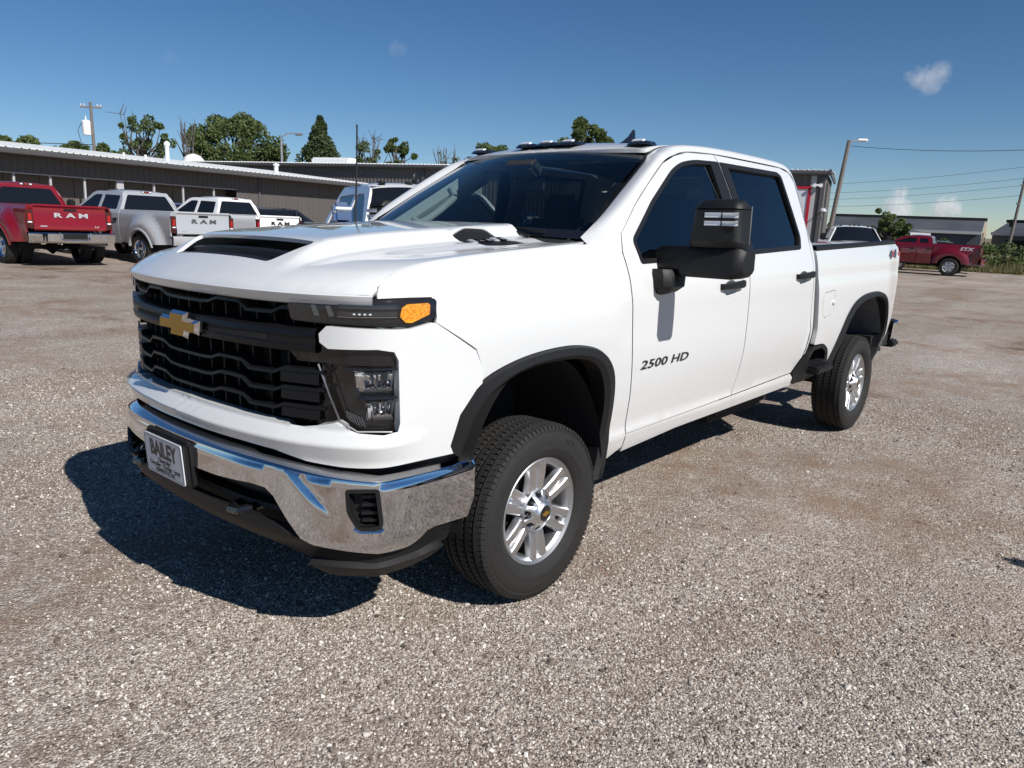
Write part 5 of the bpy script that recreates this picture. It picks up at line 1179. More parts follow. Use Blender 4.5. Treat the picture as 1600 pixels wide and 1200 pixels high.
def pickup(label, group, x, y, rz, pm, wb=3.9, bed=2.0, rear=1.22, hw=1.0, cab='crew', dually=False, letters=None, letter_mat=None, chrome=True, step=False, lamps=True, name='pickup_truck', cabscale=1.0, tow=False, roofz=2.02, fin=False):
    o = empty(name, (0, 0, 0), 0, label, 'pickup truck', group)
    settle(o, x, y, rz)
    xb = bed-rear; cl = {'crew': 2.25, 'ext': 1.85}[cab]; xw = xb+cl; xf = wb+.98; R_ = .42
    y_ = lambda z: veh_side(hw, z, PROF); bt = 1.46; A = R_+.10
    def arc(cx, r_, z0=.56): return [(cx+r_*math.cos(t), .42+r_*math.sin(t)) for t in np.linspace(math.pi-.28, .28, 14)]
    belt = 1.42
    for g in (1, -1):
        bul = (lambda X, Z: 0.0)
        if dually: bul = lambda X, Z: .18*float(sm(A+.50, A+.14, math.hypot(X, (Z-.42))) if Z > .3 else 0)
        if step: bul = lambda X, Z: -.14+.15*float(sm(A+.42, A+.10, math.hypot(X*.9, (Z-.42))))
        fs = lambda X, Z: (X, g*(y_(Z)+bul(X, Z)), Z)
        f0 = lambda X, Z: (X, g*y_(Z), Z)
        out = (0, g, 0)
        bs_ = panel('bed_side', [(-rear+.02, .60)]+arc(0, A)[0:]+[(xb-.03, .56), (xb-.03, bt), (-rear+.02, bt)], fs, pm, o, step=.09, thick=.03, out=out)
        dm = xb+cl*(.50 if cab == 'crew' else .36)
        d1 = panel('rear_door', [(xb+.01, .52), (dm-.01, .52), (dm-.01, belt), (xb+.01, belt)], f0, pm, o, step=.15, thick=.03, out=out)
        d2 = panel('front_door', [(dm+.01, .52), (xw+.05, .52), (xw+.12, .9), (xw+.10, belt), (dm+.01, belt)], f0, pm, o, step=.15, thick=.03, out=out)
        panel('fender', [(xw+.07, .52)]+arc(wb, A)+[(xf-.10, .56), (xf-.02, 1.1), (xf-.10, 1.30), (xw+.12, 1.42), (xw+.14, .9)], f0, pm, o, step=.12, thick=.03, out=out)
        for dd, xx in ((d1, xb+.16), (d2, dm+.18)): MB().box((xx, g*(y_(1.2)+.025), 1.2), (.22, .03, .045), ch=.01).build('door_handle', MT['plastic'] if not chrome else pm, dd)
        # greenhouse side
        gy = lambda X, Z: (X, g*(hw*.945-(Z-belt)*.46), Z)
        zt = roofz-.04
        go = rounded([(xb+.02, belt-.02), (xb+.07, 1.72), (xb+.24, zt), (xw-.75, zt), (xw-.55, zt-.04), (xw+.13, belt-.02)], [.01, .1, .12, .12, .1, .02])
        w1 = rounded([(xb+.20, belt+.05), (xb+.26, zt-.12), (dm-.06, zt-.10), (dm-.06, belt+.05)], .05)
        w2 = rounded([(dm+.06, belt+.05), (dm+.06, zt-.10), (xw-.72, zt-.10), (xw-.60, zt-.16), (xw-.06, belt+.05)], .05)
        gh = panel('cab_side', go, gy, pm, o, holes=[w1, w2], step=.12, thick=.03, out=out)
        for w_ in (w1, w2): panel('side_window', inset(w_, -.01), lambda X, Z: (X, g*(hw*.945-(Z-belt)*.46-.012), Z), MT['glass_far'], gh, step=.3, thick=0, out=out)
        if dually or not step:
            rows = []
            for t in np.linspace(.12, math.pi-.12, 24):
                ro = []
                for q, d in ((A+.06, .004), (A+.03, .03), (A-.01, .03), (A-.02, -.05)):
                    X, Z = q*math.cos(t), .42+q*math.sin(t); ro.append((X, g*(y_(min(max(Z, .5), 1.3))+bul(X, Z)+d), Z))
                rows.append(ro)
            MB().grid(rows).build('fender_lip', pm, bs_)
        MB().grid([[(cx+r_*math.cos(t), g*yy, .42+r_*math.sin(t)) for t in np.linspace(-.05, math.pi+.05, 16)] for cx in (0,) for r_, yy in ((A+.02, hw*.97), (A+.02, .45), (.05, .45))]).build('wheel_liner', MT['dark'], o)
        MB().grid([[(wb+r_*math.cos(t), g*yy, .42+r_*math.sin(t)) for t in np.linspace(-.05, math.pi+.05, 16)] for r_, yy in ((A+.02, hw*.97), (A+.02, .45), (.05, .45))]).build('wheel_liner', MT['dark'], o)
        yw = hw+.03 if dually else hw-.13
        hub(o, 0, g*yw, R_, R_, .26, g, MT['chrome'] if dually else MT['alloy_dull'], dually)
        if dually: hub(o, 0, g*(yw-.33), R_, R_, .26, g, MT['alloy_dull'])
        hub(o, wb, g*(hw-.13), R_, R_, .26, g, MT['alloy_dull'])
        tl = panel('tail_light', rounded([(0, .93), (.15, .90), (.15, 1.36), (0, 1.36)], .02), lambda u, v: (-rear-.012+.03*u, g*(hw*.985-u), v), MT['darkred_lens'], o, step=.2, thick=.04, out=(-1, 0, 0))
        for v0, v1, mm in ((1.10, 1.27, MT['redlens']), (.96, 1.05, MT['darkred_lens'])):
            MB().box((-rear-.02, g*(hw*.985-.075), (v0+v1)/2), (.016, .075, v1-v0), ch=.006).build('lamp_cell', mm, tl)
        MB().box((-rear-.022, g*(hw*.985-.075), 1.065), (.014, .09, .03)).build('lamp_cell', MT['clearlens'], tl)
        m = MB(); ym = hw+.17
        if tow:
            m.box((xw-.12, g*(hw+.10), 1.43), (.14, .38, .10), ch=.02); mi = m.build('side_mirror', MT['plastic'], o)
            MB().box((xw-.10, g*(hw+.13), 1.63), (.13, .20, .25), Matrix.Rotation(-.30, 3, 'Y'), ch=.04).build('mirror_housing', MT['chrome'] if tow == 'chrome' else MT['plastic'], mi)
            MB().box((xw-.018, g*(hw+.13), 1.69), (.02, .17, .03), ch=.006).build('marker_lamp', MT['clearlens'], mi)
        else:
            m.box((xw-.10, g*(hw+.03), 1.47), (.08, .14, .06), ch=.01); m.box((xw-.10, g*ym, 1.56), (.13, .22, .26), ch=.04); mi = m.build('side_mirror', MT['plastic'], o)
        MB().box(((wb+bed-rear)/2, g*.45, .55), (wb+1.6, .1, .16)).build('frame_rail', MT['dark'], o)
        hl = MB(); hl.box((xf-.06, g*(hw*.82), 1.10), (.10, hw*.30, .26), ch=.03); hl.build('headlight', MT['clearlens'], o)
    # roof, glass front and back
    zt = roofz; yr = hw*.945-(zt-.04-belt)*.46
    rows = []
    for X, dz, wf in ((xb+.20, -.06, 1), (xb+.30, -.015, 1), (xb+.7, .0, 1), (xw-1.1, .0, 1), (xw-.80, -.02, 1), (xw-.68, -.06, 1)):
        rows.append([(X+.05*k*k*(1 if X < xb+1 else -1), yr*k*wf, zt+dz-.05*abs(k)**3+.02) for k in np.linspace(-1, 1, 13)])
    rf = MB().grid(rows).build('roof', pm, o)
    def slab(nm, xa, za, wa, xc, zc, wc, mm, bow, par=o):
        return MB().grid([[((xa*(1-t)+xc*t)-bow*k*k, (wa*(1-t)+wc*t)*k, za*(1-t)+zc*t) for k in np.linspace(-1, 1, 9)] for t in (0, .35, .7, 1)]).build(nm, mm, par, fix=False)
    slab('windshield', xw-.66, zt-.05, yr*.97, xw+.24, belt+.0, hw*.88, MT['glass_far'], .14)
    MB().grid([[(xw+.24+dx-.14*k*k, hw*.88*k, belt+dz) for k in np.linspace(-1, 1, 9)] for dx, dz in ((-.04, .01), (.12, -.04))]).build('cowl', MT['plastic'], o)
    bk = panel('cab_back', rounded([(-hw*.93, .9), (hw*.93, .9), (hw*.93, belt), (yr*.98, zt-.03), (-yr*.98, zt-.03), (-hw*.93, belt)], .05), lambda u, v: (xb+.03+.17*float(np.clip((v-1.42)/.55, 0, 1)), u, v), pm, o, step=.2, thick=.03, out=(-1, 0, 0))
    panel('rear_window', rounded([(-hw*.80, belt+.06), (hw*.80, belt+.06), (yr*.86, zt-.13), (-yr*.86, zt-.13)], .05), lambda u, v: (xb+.022+.17*float(np.clip((v-1.42)/.55, 0, 1)), u, v), MT['glass_far'], bk, step=.3, thick=.01, out=(-1, 0, 0))
    hb_ = MB().box((xb+.20, 0, zt-.035), (.05, .30, .05), ch=.012).build('high_brake_light', MT['darkred_lens'], o)
    MB().box((xb+.172, 0, zt-.035), (.02, .07, .035)).build('lamp_cell', MT['redlens'], hb_)
    for yy in (-.11, .11): MB().box((xb+.172, yy, zt-.035), (.02, .06, .034), ch=.006).build('lamp_cell', MT['clearlens'], hb_)
    if lamps:
        for yy in (-.52, -.17, 0, .17, .52):
            l_ = MB().box((xw-.84, yy*.95, zt+.02-.035*abs(yy)), (.15, .085, .04), ch=.015).build('roof_marker_lamp', MT['plastic'], rf)
    if fin: MB().prism([(0, 0), (.22, 0), (.10, .13), (.04, .15)], lambda u, v: (xw-1.05-u, -.012, zt+v), lambda u, v: (xw-1.05-u, .012, zt+v)).build('fin_aerial', MT['gloss'], rf)
    # hood and front
    m = MB(); m.grid([[(X, hw*.97*k, Z-.03*abs(k)**4+(.03 if abs(k) < .45 else 0)) for k in np.linspace(-1, 1, 15)] for X, Z in ((xw+.20, 1.42), (xw+.7, 1.40), (xf-.45, 1.36), (xf-.12, 1.30), (xf, 1.20))]); m.build('hood', pm, o, sharp=50)
    m = MB(); m.box((xf-.10, 0, .98), (.12, hw*1.3, .44), ch=.03); gl = m.build('grille', MT['plastic'], o)
    for zz in (.85, .95, 1.05, 1.15): MB().box((xf-.03, 0, zz), (.05, hw*1.22, .03), ch=.01).build('grille_bar', MT['chrome'] if chrome else MT['plastic'], gl)
    m = MB(); m.box((xf+.02, 0, .66), (.20, hw*1.98, .26), ch=.06); m.build('front_bumper', MT['chrome'] if chrome else pm, o)
    # bed, tailgate, rear bumper
    bw = hw*.97-(.14 if step else 0)
    m = MB(); m.box(((xb-rear)/2, 0, .95), (bed-.05, bw*1.8, .04)); m.build('bed_floor', MT['dark'], o)
    for g in (1, -1): MB().box(((xb-rear)/2, g*(bw-.07), bt-.005), (bed-.06, .10, .03), ch=.01).build('bed_rail', pm if dually else MT['plastic'], o)
    tgw = hw*.985-.155-(.05 if step else 0)
    rows = []
    for X, Z in ((-rear+.05, bt+.025), (-rear-.035, bt+.03), (-rear-.05, bt-.005), (-rear-.012, bt-.05), (-rear-.012, 1.12), (-rear-.03, 1.08), (-rear-.03, .90), (-rear+.03, .87)): rows.append([(X, tgw*k, Z) for k in np.linspace(-1, 1, 9)])
    tg_ = MB().grid(rows).build('tailgate', pm, o, sharp=25)
    m = MB(); m.box((-rear-.015, 0, 1.37), (.03, .30, .06), ch=.012); m.build('tailgate_handle', MT['plastic'], tg_)
    if letters:
        k0 = -(len(letters)-1)/2
        for i, ch in enumerate(letters):
            text_obj('tailgate_letter', ch, letter_mat, .145, tg_, .008, bold=.006, sx=2.0, mw=basis((-rear-.022, -(k0+i)*.295, 1.235), (0, -1, 0), (0, 0, 1), (-1, 0, 0)))
        MB().box((-rear-.034, .62, .975), (.008, .15, .022)).build('model_badge', MT['badgechrome'], tg_, smooth=False)
        text_obj('drive_badge', '4x4', MT['badgechrome'], .07, tg_, .004, mw=basis((-rear-.034, -.60, .975), (0, -1, 0), (0, 0, 1), (-1, 0, 0)))
    rbm = MT['chrome'] if chrome else pm
    rows = []
    for X, Z in ((-rear-.02, .82), (-rear-.20, .83), (-rear-.235, .80), (-rear-.235, .62), (-rear-.20, .58), (-rear-.05, .57)): rows.append([(X+.12*abs(k)**4, hw*1.0*k, Z) for k in np.linspace(-1, 1, 15)])
    rb_ = MB().grid(rows).build('rear_bumper', rbm, o, sharp=40)
    m = MB(); m.box((-rear-.215, 0, .735), (.06, .60, .17), ch=.02); m.build('plate_recess', MT['plastic'], rb_)
    if chrome: m = MB(); m.tube([(-rear-.245, s_, z_) for s_, z_ in ((.36, .83), (.32, .68), (.27, .645), (-.27, .645), (-.32, .68), (-.36, .83))], .016, 6); m.build('recess_trim', MT['chrome'], rb_)
    m = MB(); m.tube([(0, -hw*.8, .42), (0, -.15, .42), (0, 0, .42), (0, .15, .42), (0, hw*.8, .42)], [.06, .06, .19, .06, .06], 10); m.box((1.6, 0, .62), (3.2, 1.3, .1)); m.box((wb, 0, .75), (1.2, 1.1, .5)); m.box((-rear+.25, 0, .66), (.3, 1.5, .14)); m.build('axle', MT['dark'], o)
    MB().tube([(-.6, -.35, .58), (-rear+.1, -.55, .56), (-rear-.10, -.75, .54)], .055, 10).build('exhaust_pipe', MT['steel'], o)
    return o
row = 'pickup trucks parked in a row by the metal building'
def put(px, D): return ray_xy(px, D)
def aim(px): return R(41.2445)-math.atan((px-800)/1189.8)
x, y = put(106, 22.2)
pickup('bright red pickup truck with dual rear wheels and chrome bumper at left edge', row, x+1.1*math.cos(aim(98)+R(21)), y+1.1*math.sin(aim(98)+R(21)), aim(98)+R(21), MT['red'], wb=4.2, bed=2.45, dually=True, letters='RAM', letter_mat=MT['badgechrome'])
x, y = put(312, 23.4)
pickup('silver pickup truck with dual rear wheels parked right of the red one', row, x+1.1*math.cos(aim(312)+R(35)), y+1.1*math.sin(aim(312)+R(35)), aim(312)+R(35), MT['silver'], wb=4.2, bed=2.45, dually=True, letters='RAM', letter_mat=MT['steel'], chrome=False)
x, y = put(432, 27.0)
pickup('white pickup truck with its tailgate behind the hood scoop of the big truck', row, x+1.1*math.cos(aim(432)+R(42)), y+1.1*math.sin(aim(432)+R(42)), aim(432)+R(42), MT['white2'], wb=3.8, bed=1.95, letters='RAM', letter_mat=MT['badge'], chrome=False)
x, y = put(668, 9.3)
pickup('pale crew cab pickup truck with chrome tow mirrors facing the camera behind the hood', 'other pickup trucks on the lot', x-2.55*math.cos(R(246)), y-2.55*math.sin(R(246)), R(246), MT['white2'], wb=3.9, bed=2.0, tow='chrome', fin=True)
x, y = put(1336, 33)
pickup('distant white pickup truck facing the camera beyond the open bed', 'other pickup trucks on the lot', x-2.6*math.cos(aim(1336)+R(188)), y-2.6*math.sin(aim(1336)+R(188)), aim(1336)+R(188), MT['white2'], wb=3.9, bed=2.0)
x, y = put(1494, 42.5)
stx = pickup('dark red extended cab stepside pickup truck parked side on at the far right', 'other pickup trucks on the lot', x, y, aim(1494)+R(86), MT['darkred'], wb=3.52, bed=1.95, rear=1.18, hw=.96, cab='ext', step=True, chrome=False, lamps=False, roofz=1.84)
text_obj('decal', 'STX', MT['plate'], .20, stx, .003, shear=.3, bold=.006, sx=1.5, mw=basis((-.60, .895, 1.27), (-1, 0, 0), (0, 0, 1), (0, 1, 0)))
MB().box((-.0, .972, 1.10), (.01, .01, .01)).build('fuel_cap', MT['darkred'], stx)
def car(label, x, y, rz, pm, L=4.6, hw=.9, H=1.45, suv=False, name='parked_car'):
    o = empty(name, (0, 0, 0), 0, label, 'car'); settle(o, x, y, rz)
    f, r_ = L*.5, -L*.5; wb = L*.58; hz = .95 if not suv else 1.05
    for g in (1, -1):
        def arc(cx): return [(cx+.40*math.cos(t), .34+.40*math.sin(t)) for t in np.linspace(math.pi-.1, .1, 12)]
        outl = [(r_+.10, .32)]+arc(-wb/2)+arc(wb/2)+[(f-.15, .30), (f-.02, .55), (f-.12, hz-.20), (f*.45, hz), (r_+.10, hz+.02), (r_, .6)]
        panel('body_side', rounded(outl, .02), lambda X, Z: (X, g*(hw*np.interp(Z, [.3, .5, .7, 1.1], [.94, .99, 1, .94])-.10*(abs(X)/(L/2))**4), Z), pm, o, step=.12, thick=.03, out=(0, g, 0))
        for cx in (-wb/2, wb/2):
            hub(o, cx, g*(hw-.11), .34, .34, .21, g, MT['alloy'])
            MB().grid([[(cx+.42*math.cos(t)*q, g*yy, .34+.42*math.sin(t)*q) for t in np.linspace(0, math.pi, 12)] for q, yy in ((1, hw*.95), (1, .4), (.1, .4))]).build('wheel_liner', MT['dark'], o)
        xr = r_+(.15 if suv else .75)
        P = [(xr, hz-.02), (xr+(.20 if suv else .55), H-.08), (f*.05, H-.04), (f*.45, hz-.02)]
        gw = lambda X, Z: (X, g*(hw*.93-(Z-hz)*.42), Z)
        w_ = rounded([(xr+.22, hz+.04), (xr+(.36 if suv else .62), H-.13), (f*.02, H-.10), (f*.33, hz+.04)], .04)
        gs_ = panel('cabin_side', rounded(P, .10), gw, pm, o, holes=[w_], step=.12, thick=.03, out=(0, g, 0))
        panel('side_window', inset(w_, -.01), lambda X, Z: (X, g*(hw*.93-(Z-hz)*.42-.012), Z), MT['glass_far'], gs_, step=.3, thick=0, out=(0, g, 0))
        MB().box((0, g*(hw*.93-.12), (hz+H)/2-.05), (.09, .03, H-hz-.12)).build('door_pillar', pm, o)
        MB().box((f-.12, g*hw*.70, hz-.30), (.10, .40, .16), ch=.03).build('headlight', MT['clearlens'], o)
        MB().box((r_+.04, g*hw*.72, hz-.15), (.08, .36, .16), ch=.03).build('tail_light', MT['redlens'], o)
        MB().box((f*.30, g*(hw+.06), hz+.10), (.10, .18, .14), ch=.03).build('side_mirror', pm, o)
    yr = hw*.93-(H-.06-hz)*.42; xr = r_+(.15 if suv else .75); x1 = xr+(.20 if suv else .55)
    MB().grid([[(X, yr*k, H-.06+dz-.03*k*k) for k in np.linspace(-1, 1, 9)] for X, dz in ((x1-.02, 0), (x1+.2, .05), (-.1, .06), (f*.05, .03))]).build('roof', pm, o)
    for nm, a, b_ in (('windshield', (f*.04, H-.05), (f*.47, hz)), ('rear_window', (x1, H-.07), (xr-.03, hz))):
        MB().grid([[(a[0]*(1-t)+b_[0]*t, (yr*(1-t)+hw*.90*t)*k, a[1]*(1-t)+b_[1]*t) for k in np.linspace(-1, 1, 7)] for t in (0, .5, 1)]).build(nm, MT['glass_far'], o, fix=False)
    MB().grid([[(X, hw*.94*k, Z-.05*abs(k)**3) for k in np.linspace(-1, 1, 9)] for X, Z in ((f*.45, hz+.02), (f*.7, hz-.04), (f-.12, hz-.15), (f, .62), (f-.02, .30))]).build('hood', pm, o)
    MB().grid([[(X, hw*.94*k, Z-.03*abs(k)**3) for k in np.linspace(-1, 1, 9)] for X, Z in ((xr+.05, hz+.02), (r_+.08, hz+.0), (r_, .70), (r_+.05, .32))]).build('trunk', pm, o)
    MB().box((0, 0, .36), (L*.85, hw*1.6, .10)).build('floor_pan', MT['dark'], o)
    MB().box((f*.62, 0, .60), (L*.28, hw*1.6, .42)).build('shadow_filler', MT['dark'], o)  # solid box added so the out-of-view car casts an unbroken shadow
    return o
x, y = put(450, 36.5); car('dark blue vehicle with black windows parked against the taupe wall', x, y, aim(450)+R(-62), MT['darkpaint'], L=4.9, H=1.78, suv=True)
x, y = put(262, 31.5); car('grey hatchback parked between the silver and the white pickup trucks', x, y, aim(268)+R(20), MT['greypaint'], L=4.5, H=1.72, suv=True)
x, y = put(1456, 47.0); car('dark maroon car with curved black windows parked behind the dark red pickup truck', x, y, aim(1478)+R(93), mat('maroon_paint', (.045, .006, .012), .35, coat=1), L=4.7, H=1.62, hw=.9)
car('grey car standing beyond the right edge of the view', 2.50, -4.74, R(178), MT['greypaint'], L=4.7, H=1.45)
# ================================================================== far buildings at the right
def shed(label, px0, px1, D0, D1, h_eave, h_ridge, wallm, roofm, depth=9, z=None):
    x0, y0 = ray_xy(px0, D0); x1, y1 = ray_xy(px1, D1); ln = math.hypot(x1-x0, y1-y0); o = empty('warehouse', (0, 0, 0), 0, label, 'building')
    settle(o, x0, y0, math.atan2(y1-y0, x1-x0), -.62 if z is None else z)
    n = max(2, int(ln/6)); w1 = ln/n
    for k in range(n): MB().box((w1*(k+.5), .1, h_eave/2-.5), (w1-.06, .2, h_eave+1)).build('wall_panel', wallm, o, smooth=False)
    for k in range(n): MB().add([(w1*k+.02, -.4, h_eave), (w1*(k+1)-.02, -.4, h_eave), (w1*(k+1)-.02, depth/2, h_ridge), (w1*k+.02, depth/2, h_ridge), (w1*k+.02, -.4, h_eave-.12), (w1*(k+1)-.02, -.4, h_eave-.12)], [(0, 1, 2, 3), (4, 5, 1, 0)]).build('roof_panel', roofm, o, smooth=False)
    MB().box((ln/2, depth/2, h_ridge+.05), (ln+.4, .8, .35)).build('ridge_cap', MT['dark'], o, smooth=False)
    MB().box((ln/2, -.42, h_eave-.06), (ln, .08, .35)).build('eave_trim', MT['trimlight'], o, smooth=False)
    MB().prism([(0, -1), (depth, -1), (depth, h_eave), (depth/2, h_ridge-.1), (0, h_eave)], lambda u, v: (ln+.02, u, v), lambda u, v: (ln+.22, u, v)).build('gable_wall', MT['tan'], o, smooth=False)
    for k in range(0, n, 2): MB().box((w1*(k+.5), -.03, h_eave*.45), (w1*.5, .06, h_eave*.5)).build('window', MT['glass_far'], o, smooth=False)
    return o
MT['tan'] = grain(mat('tan_wall', (.40, .33, .24), .8), 1, .12)
MT['bluegrey'] = grain(mat('blue_grey_roof', (.045, .052, .064), .7, .0), .4, .3, 0, (.07, .078, .09))
MT['bluewall'] = grain(mat('blue_grey_wall', (.07, .08, .10), .7), .5, .25)
shed('long dark roofed warehouse with tan gable end far behind the lot', 1290, 1536, 112, 110, 2.9, 4.55, MT['bluewall'], MT['bluegrey'])
shed('second dark roofed warehouse running out of the photo at right', 1552, 1760, 112, 108, 2.6, 4.15, MT['bluewall'], MT['bluegrey'])
shed('small blue grey shed in front of the long warehouse', 1418, 1450, 90, 92, 2.3, 2.9, MT['bluewall'], MT['bluewall'], depth=5)
# ================================================================== trees and scrub
def leaf_mat(name, c1, c2, tr=.25):
    m = mat(name, c1, .6, spec=.3); n, l, b = nodes(m)
    g = n.new('ShaderNodeNewGeometry'); t = n.new('ShaderNodeTexNoise'); t.inputs['Scale'].default_value = .9; t.inputs['Detail'].default_value = 5
    l.new(g.outputs['Position'], t.inputs['Vector']); r_ = n.new('ShaderNodeMapRange'); r_.inputs[1].default_value = .35; r_.inputs[2].default_value = .65; l.new(t.outputs[0], r_.inputs[0])
    mx = n.new('ShaderNodeMix'); mx.data_type = 'RGBA'; mx.inputs[6].default_value = (*c1, 1); mx.inputs[7].default_value = (*c2, 1); l.new(r_.outputs[0], mx.inputs[0]); l.new(mx.outputs[2], b.inputs['Base Color'])
    tl = n.new('ShaderNodeBsdfTranslucent'); l.new(mx.outputs[2], tl.inputs[0]); ms = n.new('ShaderNodeMixShader'); ms.inputs[0].default_value = tr
    o = n['Material Output']; l.new(b.outputs[0], ms.inputs[1]); l.new(tl.outputs[0], ms.inputs[2]); l.new(ms.outputs[0], o.inputs[0]); return m
MT['leaf'] = leaf_mat('leaf_green', (.10, .145, .045), (.15, .185, .07), .45)
MT['leaf_dark'] = leaf_mat('leaf_dark_green', (.055, .088, .036), (.09, .125, .05), .3)
MT['leaf_dry'] = leaf_mat('leaf_dry', (.10, .10, .045), (.14, .13, .06))
MT['bark'] = grain(mat('bark', (.13, .11, .095), .9), 8, .4, .5)
def leaves(centres, radii, n, size, rng, flat=.9):
    c = np.array(centres); k = rng.integers(0, len(c), n); u = rng.normal(size=(n, 3)); u /= np.linalg.norm(u, axis=1)[:, None]
    rad = np.array(radii)[k]*(.35+.65*rng.random(n)**.45); P = c[k]+u*rad[:, None]*np.array([1, 1, flat])
    a = rng.normal(size=(n, 3)); a /= np.linalg.norm(a, axis=1)[:, None]; b_ = np.cross(a, rng.normal(size=(n, 3))); b_ /= np.linalg.norm(b_, axis=1)[:, None]
    s = size*(.6+.8*rng.random(n)); V = np.stack([P-a*s[:, None], P+b_*s[:, None]*.55, P+a*s[:, None], P-b_*s[:, None]*.55], 1).reshape(-1, 3)
    return V, np.arange(4*n).reshape(n, 4)
def fast_mesh(name, V, F, m, parent=None):
    me = bpy.data.meshes.new(name); n = len(V); k = len(F); me.vertices.add(n); me.vertices.foreach_set('co', np.asarray(V, np.float32).ravel())
    me.loops.add(4*k); me.loops.foreach_set('vertex_index', np.asarray(F, np.int32).ravel()); me.polygons.add(k); me.polygons.foreach_set('loop_start', np.arange(0, 4*k, 4, dtype=np.int32)); me.update(); me.validate()
    me.materials.append(m); return link(bpy.data.objects.new(name, me), parent)
def tree(label, px, D, top, wd, seed, nclump=26, nleaf=5200, size=.22, leafm='leaf', shape='round', bare=0, group='trees beyond the buildings', base=0, crown_from=.3, name='broadleaf_tree', csize=.16):
    rng = np.random.default_rng(seed); x, y = ray_xy(px, D); z = float(ground_z(x, y))+base
    o = empty(name, (x, y, z), 0, label, 'tree', group); h = top-z-wd*csize*.7
    C_ = []; Rr = []; limbs = MB(); tr = h*.022+.06
    limbs.tube([(0, 0, -.3), (.05*h*rng.normal()*.3, .02*h, h*.3), (0, 0, h*.62)], [tr, tr*.75, tr*.3], 8)
    for k in range(nclump):
        t = (k+.5)/nclump
        if shape == 'spiky':
            tb = rng.random(); tt = .25+.75*rng.random(); Lb = h*(.72+.28*rng.random()); zz = Lb*tt*(1-.22*tb)/h; rr_ = wd/2*tb*tt
        elif shape == 'cone': zz = crown_from+(1-crown_from)*t*.97; rr_ = wd/2*(1.02-t)**.75
        else: zz = crown_from+(.95-crown_from)*rng.random()**.8; q = (zz-crown_from)/(1-crown_from); rr_ = wd/2*math.sqrt(max(.05, 1-(2*q-.85)**2*.95))
        a = rng.random()*6.28; e = rr_ if shape == 'spiky' else rr_*(.25+.75*rng.random()**.5) if shape != 'cone' else rr_*.55*rng.random()**.5
        p = np.array([e*math.cos(a), e*math.sin(a), zz*h]); C_.append(p); Rr.append(wd*csize*(.6+.7*rng.random()) if shape != 'cone' else max(.25, rr_*.62))
        s = np.array([0, 0, min(h*.58, max(h*.12, p[2]-e*.9-.08*h))]); mid = (s+p)/2+rng.normal(size=3)*.05*h*np.array([1, 1, .4])
        limbs.tube([s, mid, p], [tr*.45, tr*.25, tr*.10], 5)
    for k in range(bare):
        a = rng.random()*6.28; p0 = np.array([0, 0, h*.35]); p1 = p0+np.array([math.cos(a)*wd*.2, math.sin(a)*wd*.2, h*.35]); p2 = p1+np.array([math.cos(a)*wd*.12*rng.normal(), .1*wd*rng.normal(), h*.30])
        limbs.tube([p0, p1, p2], [tr*.4, tr*.22, .02], 5)
        for j in range(4):
            q = p1+(p2-p1)*rng.random(); limbs.tube([q, q+rng.normal(size=3)*np.array([.08*wd, .08*wd, .05*h])+np.array([0, 0, .06*h])], [.03, .012], 4)
    limbs.build('trunk', MT['bark'], o)
    if nleaf:
        V, F = leaves(C_, Rr, nleaf, size, rng); fast_mesh('crown', V, F, MT[leafm], o)
    return o
tree('open crowned tree with bare lower branches above the white roof', 230, 75, 10.2, 5.2, 1, 34, 2600, .13, crown_from=.5, bare=5, csize=.075)
tree('largest leafy broad tree standing left of the street lamp', 374, 80, 11.8, 9.2, 2, 90, 21000, .17, crown_from=.1, csize=.095)
tree('lower leafy tree left of the largest broad tree', 325, 78, 8.8, 4.2, 21, 30, 6500, .16, crown_from=.1, csize=.12)
tree('dark dense conical evergreen tree right of the street lamp', 504, 75, 11.6, 6.8, 3, 44, 24000, .15, 'leaf_dark', 'cone', crown_from=.22, name='evergreen_tree')
tree('thin half bare tree behind the mast aerial', 575, 75, 9.4, 3.6, 4, 26, 2200, .12, bare=10, crown_from=.3, csize=.12)
tree('ragged small tree right of the half bare one', 626, 72, 9.6, 3.6, 5, 40, 5000, .14, crown_from=.25, csize=.09)
tree('bare leafless tree left of the windshield top', 697, 72, 8.3, 3.0, 6, 8, 60, .16, bare=12, crown_from=.5)
tree('bare forked tree beside the largest broad tree', 300, 72, 9.4, 2.2, 61, 6, 0, .16, bare=9, crown_from=.5)
tree('low spreading tree behind the roof marker lamps', 768, 70, 8.95, 4.8, 7, 34, 4200, .14, crown_from=.5, csize=.10)
tree('dense round topped tree behind the roof left of the fin', 912, 65, 10.6, 4.7, 8, 50, 13000, .15, crown_from=.3, csize=.11)
for i, (px, D, top, wd) in enumerate(((8, 60, 6.95, 3.4), (70, 62, 6.65, 3.6), (150, 68, 6.8, 4.2), (180, 70, 7.2, 3.2), (125, 66, 6.9, 2.6))):
    lab = ['treetop at the left edge just showing over the white roof', 'low treetops over the white roof left of the transformer pole', 'bushy treetop at the foot of the transformer pole', 'bushy treetop right of the transformer pole', 'small low treetop left of the transformer pole'][i]
    tree(lab, px, D, top, wd, 30+i, 24, 5200, .14, crown_from=.4, csize=.13)
tree('bushy upright young tree beside the dark red pickup truck', 1392, 50, 3.55, 2.7, 9, 90, 9000, .085, 'leaf', 'spiky', crown_from=.03, group='scrub at the lot edge', name='young_tree', csize=.075)
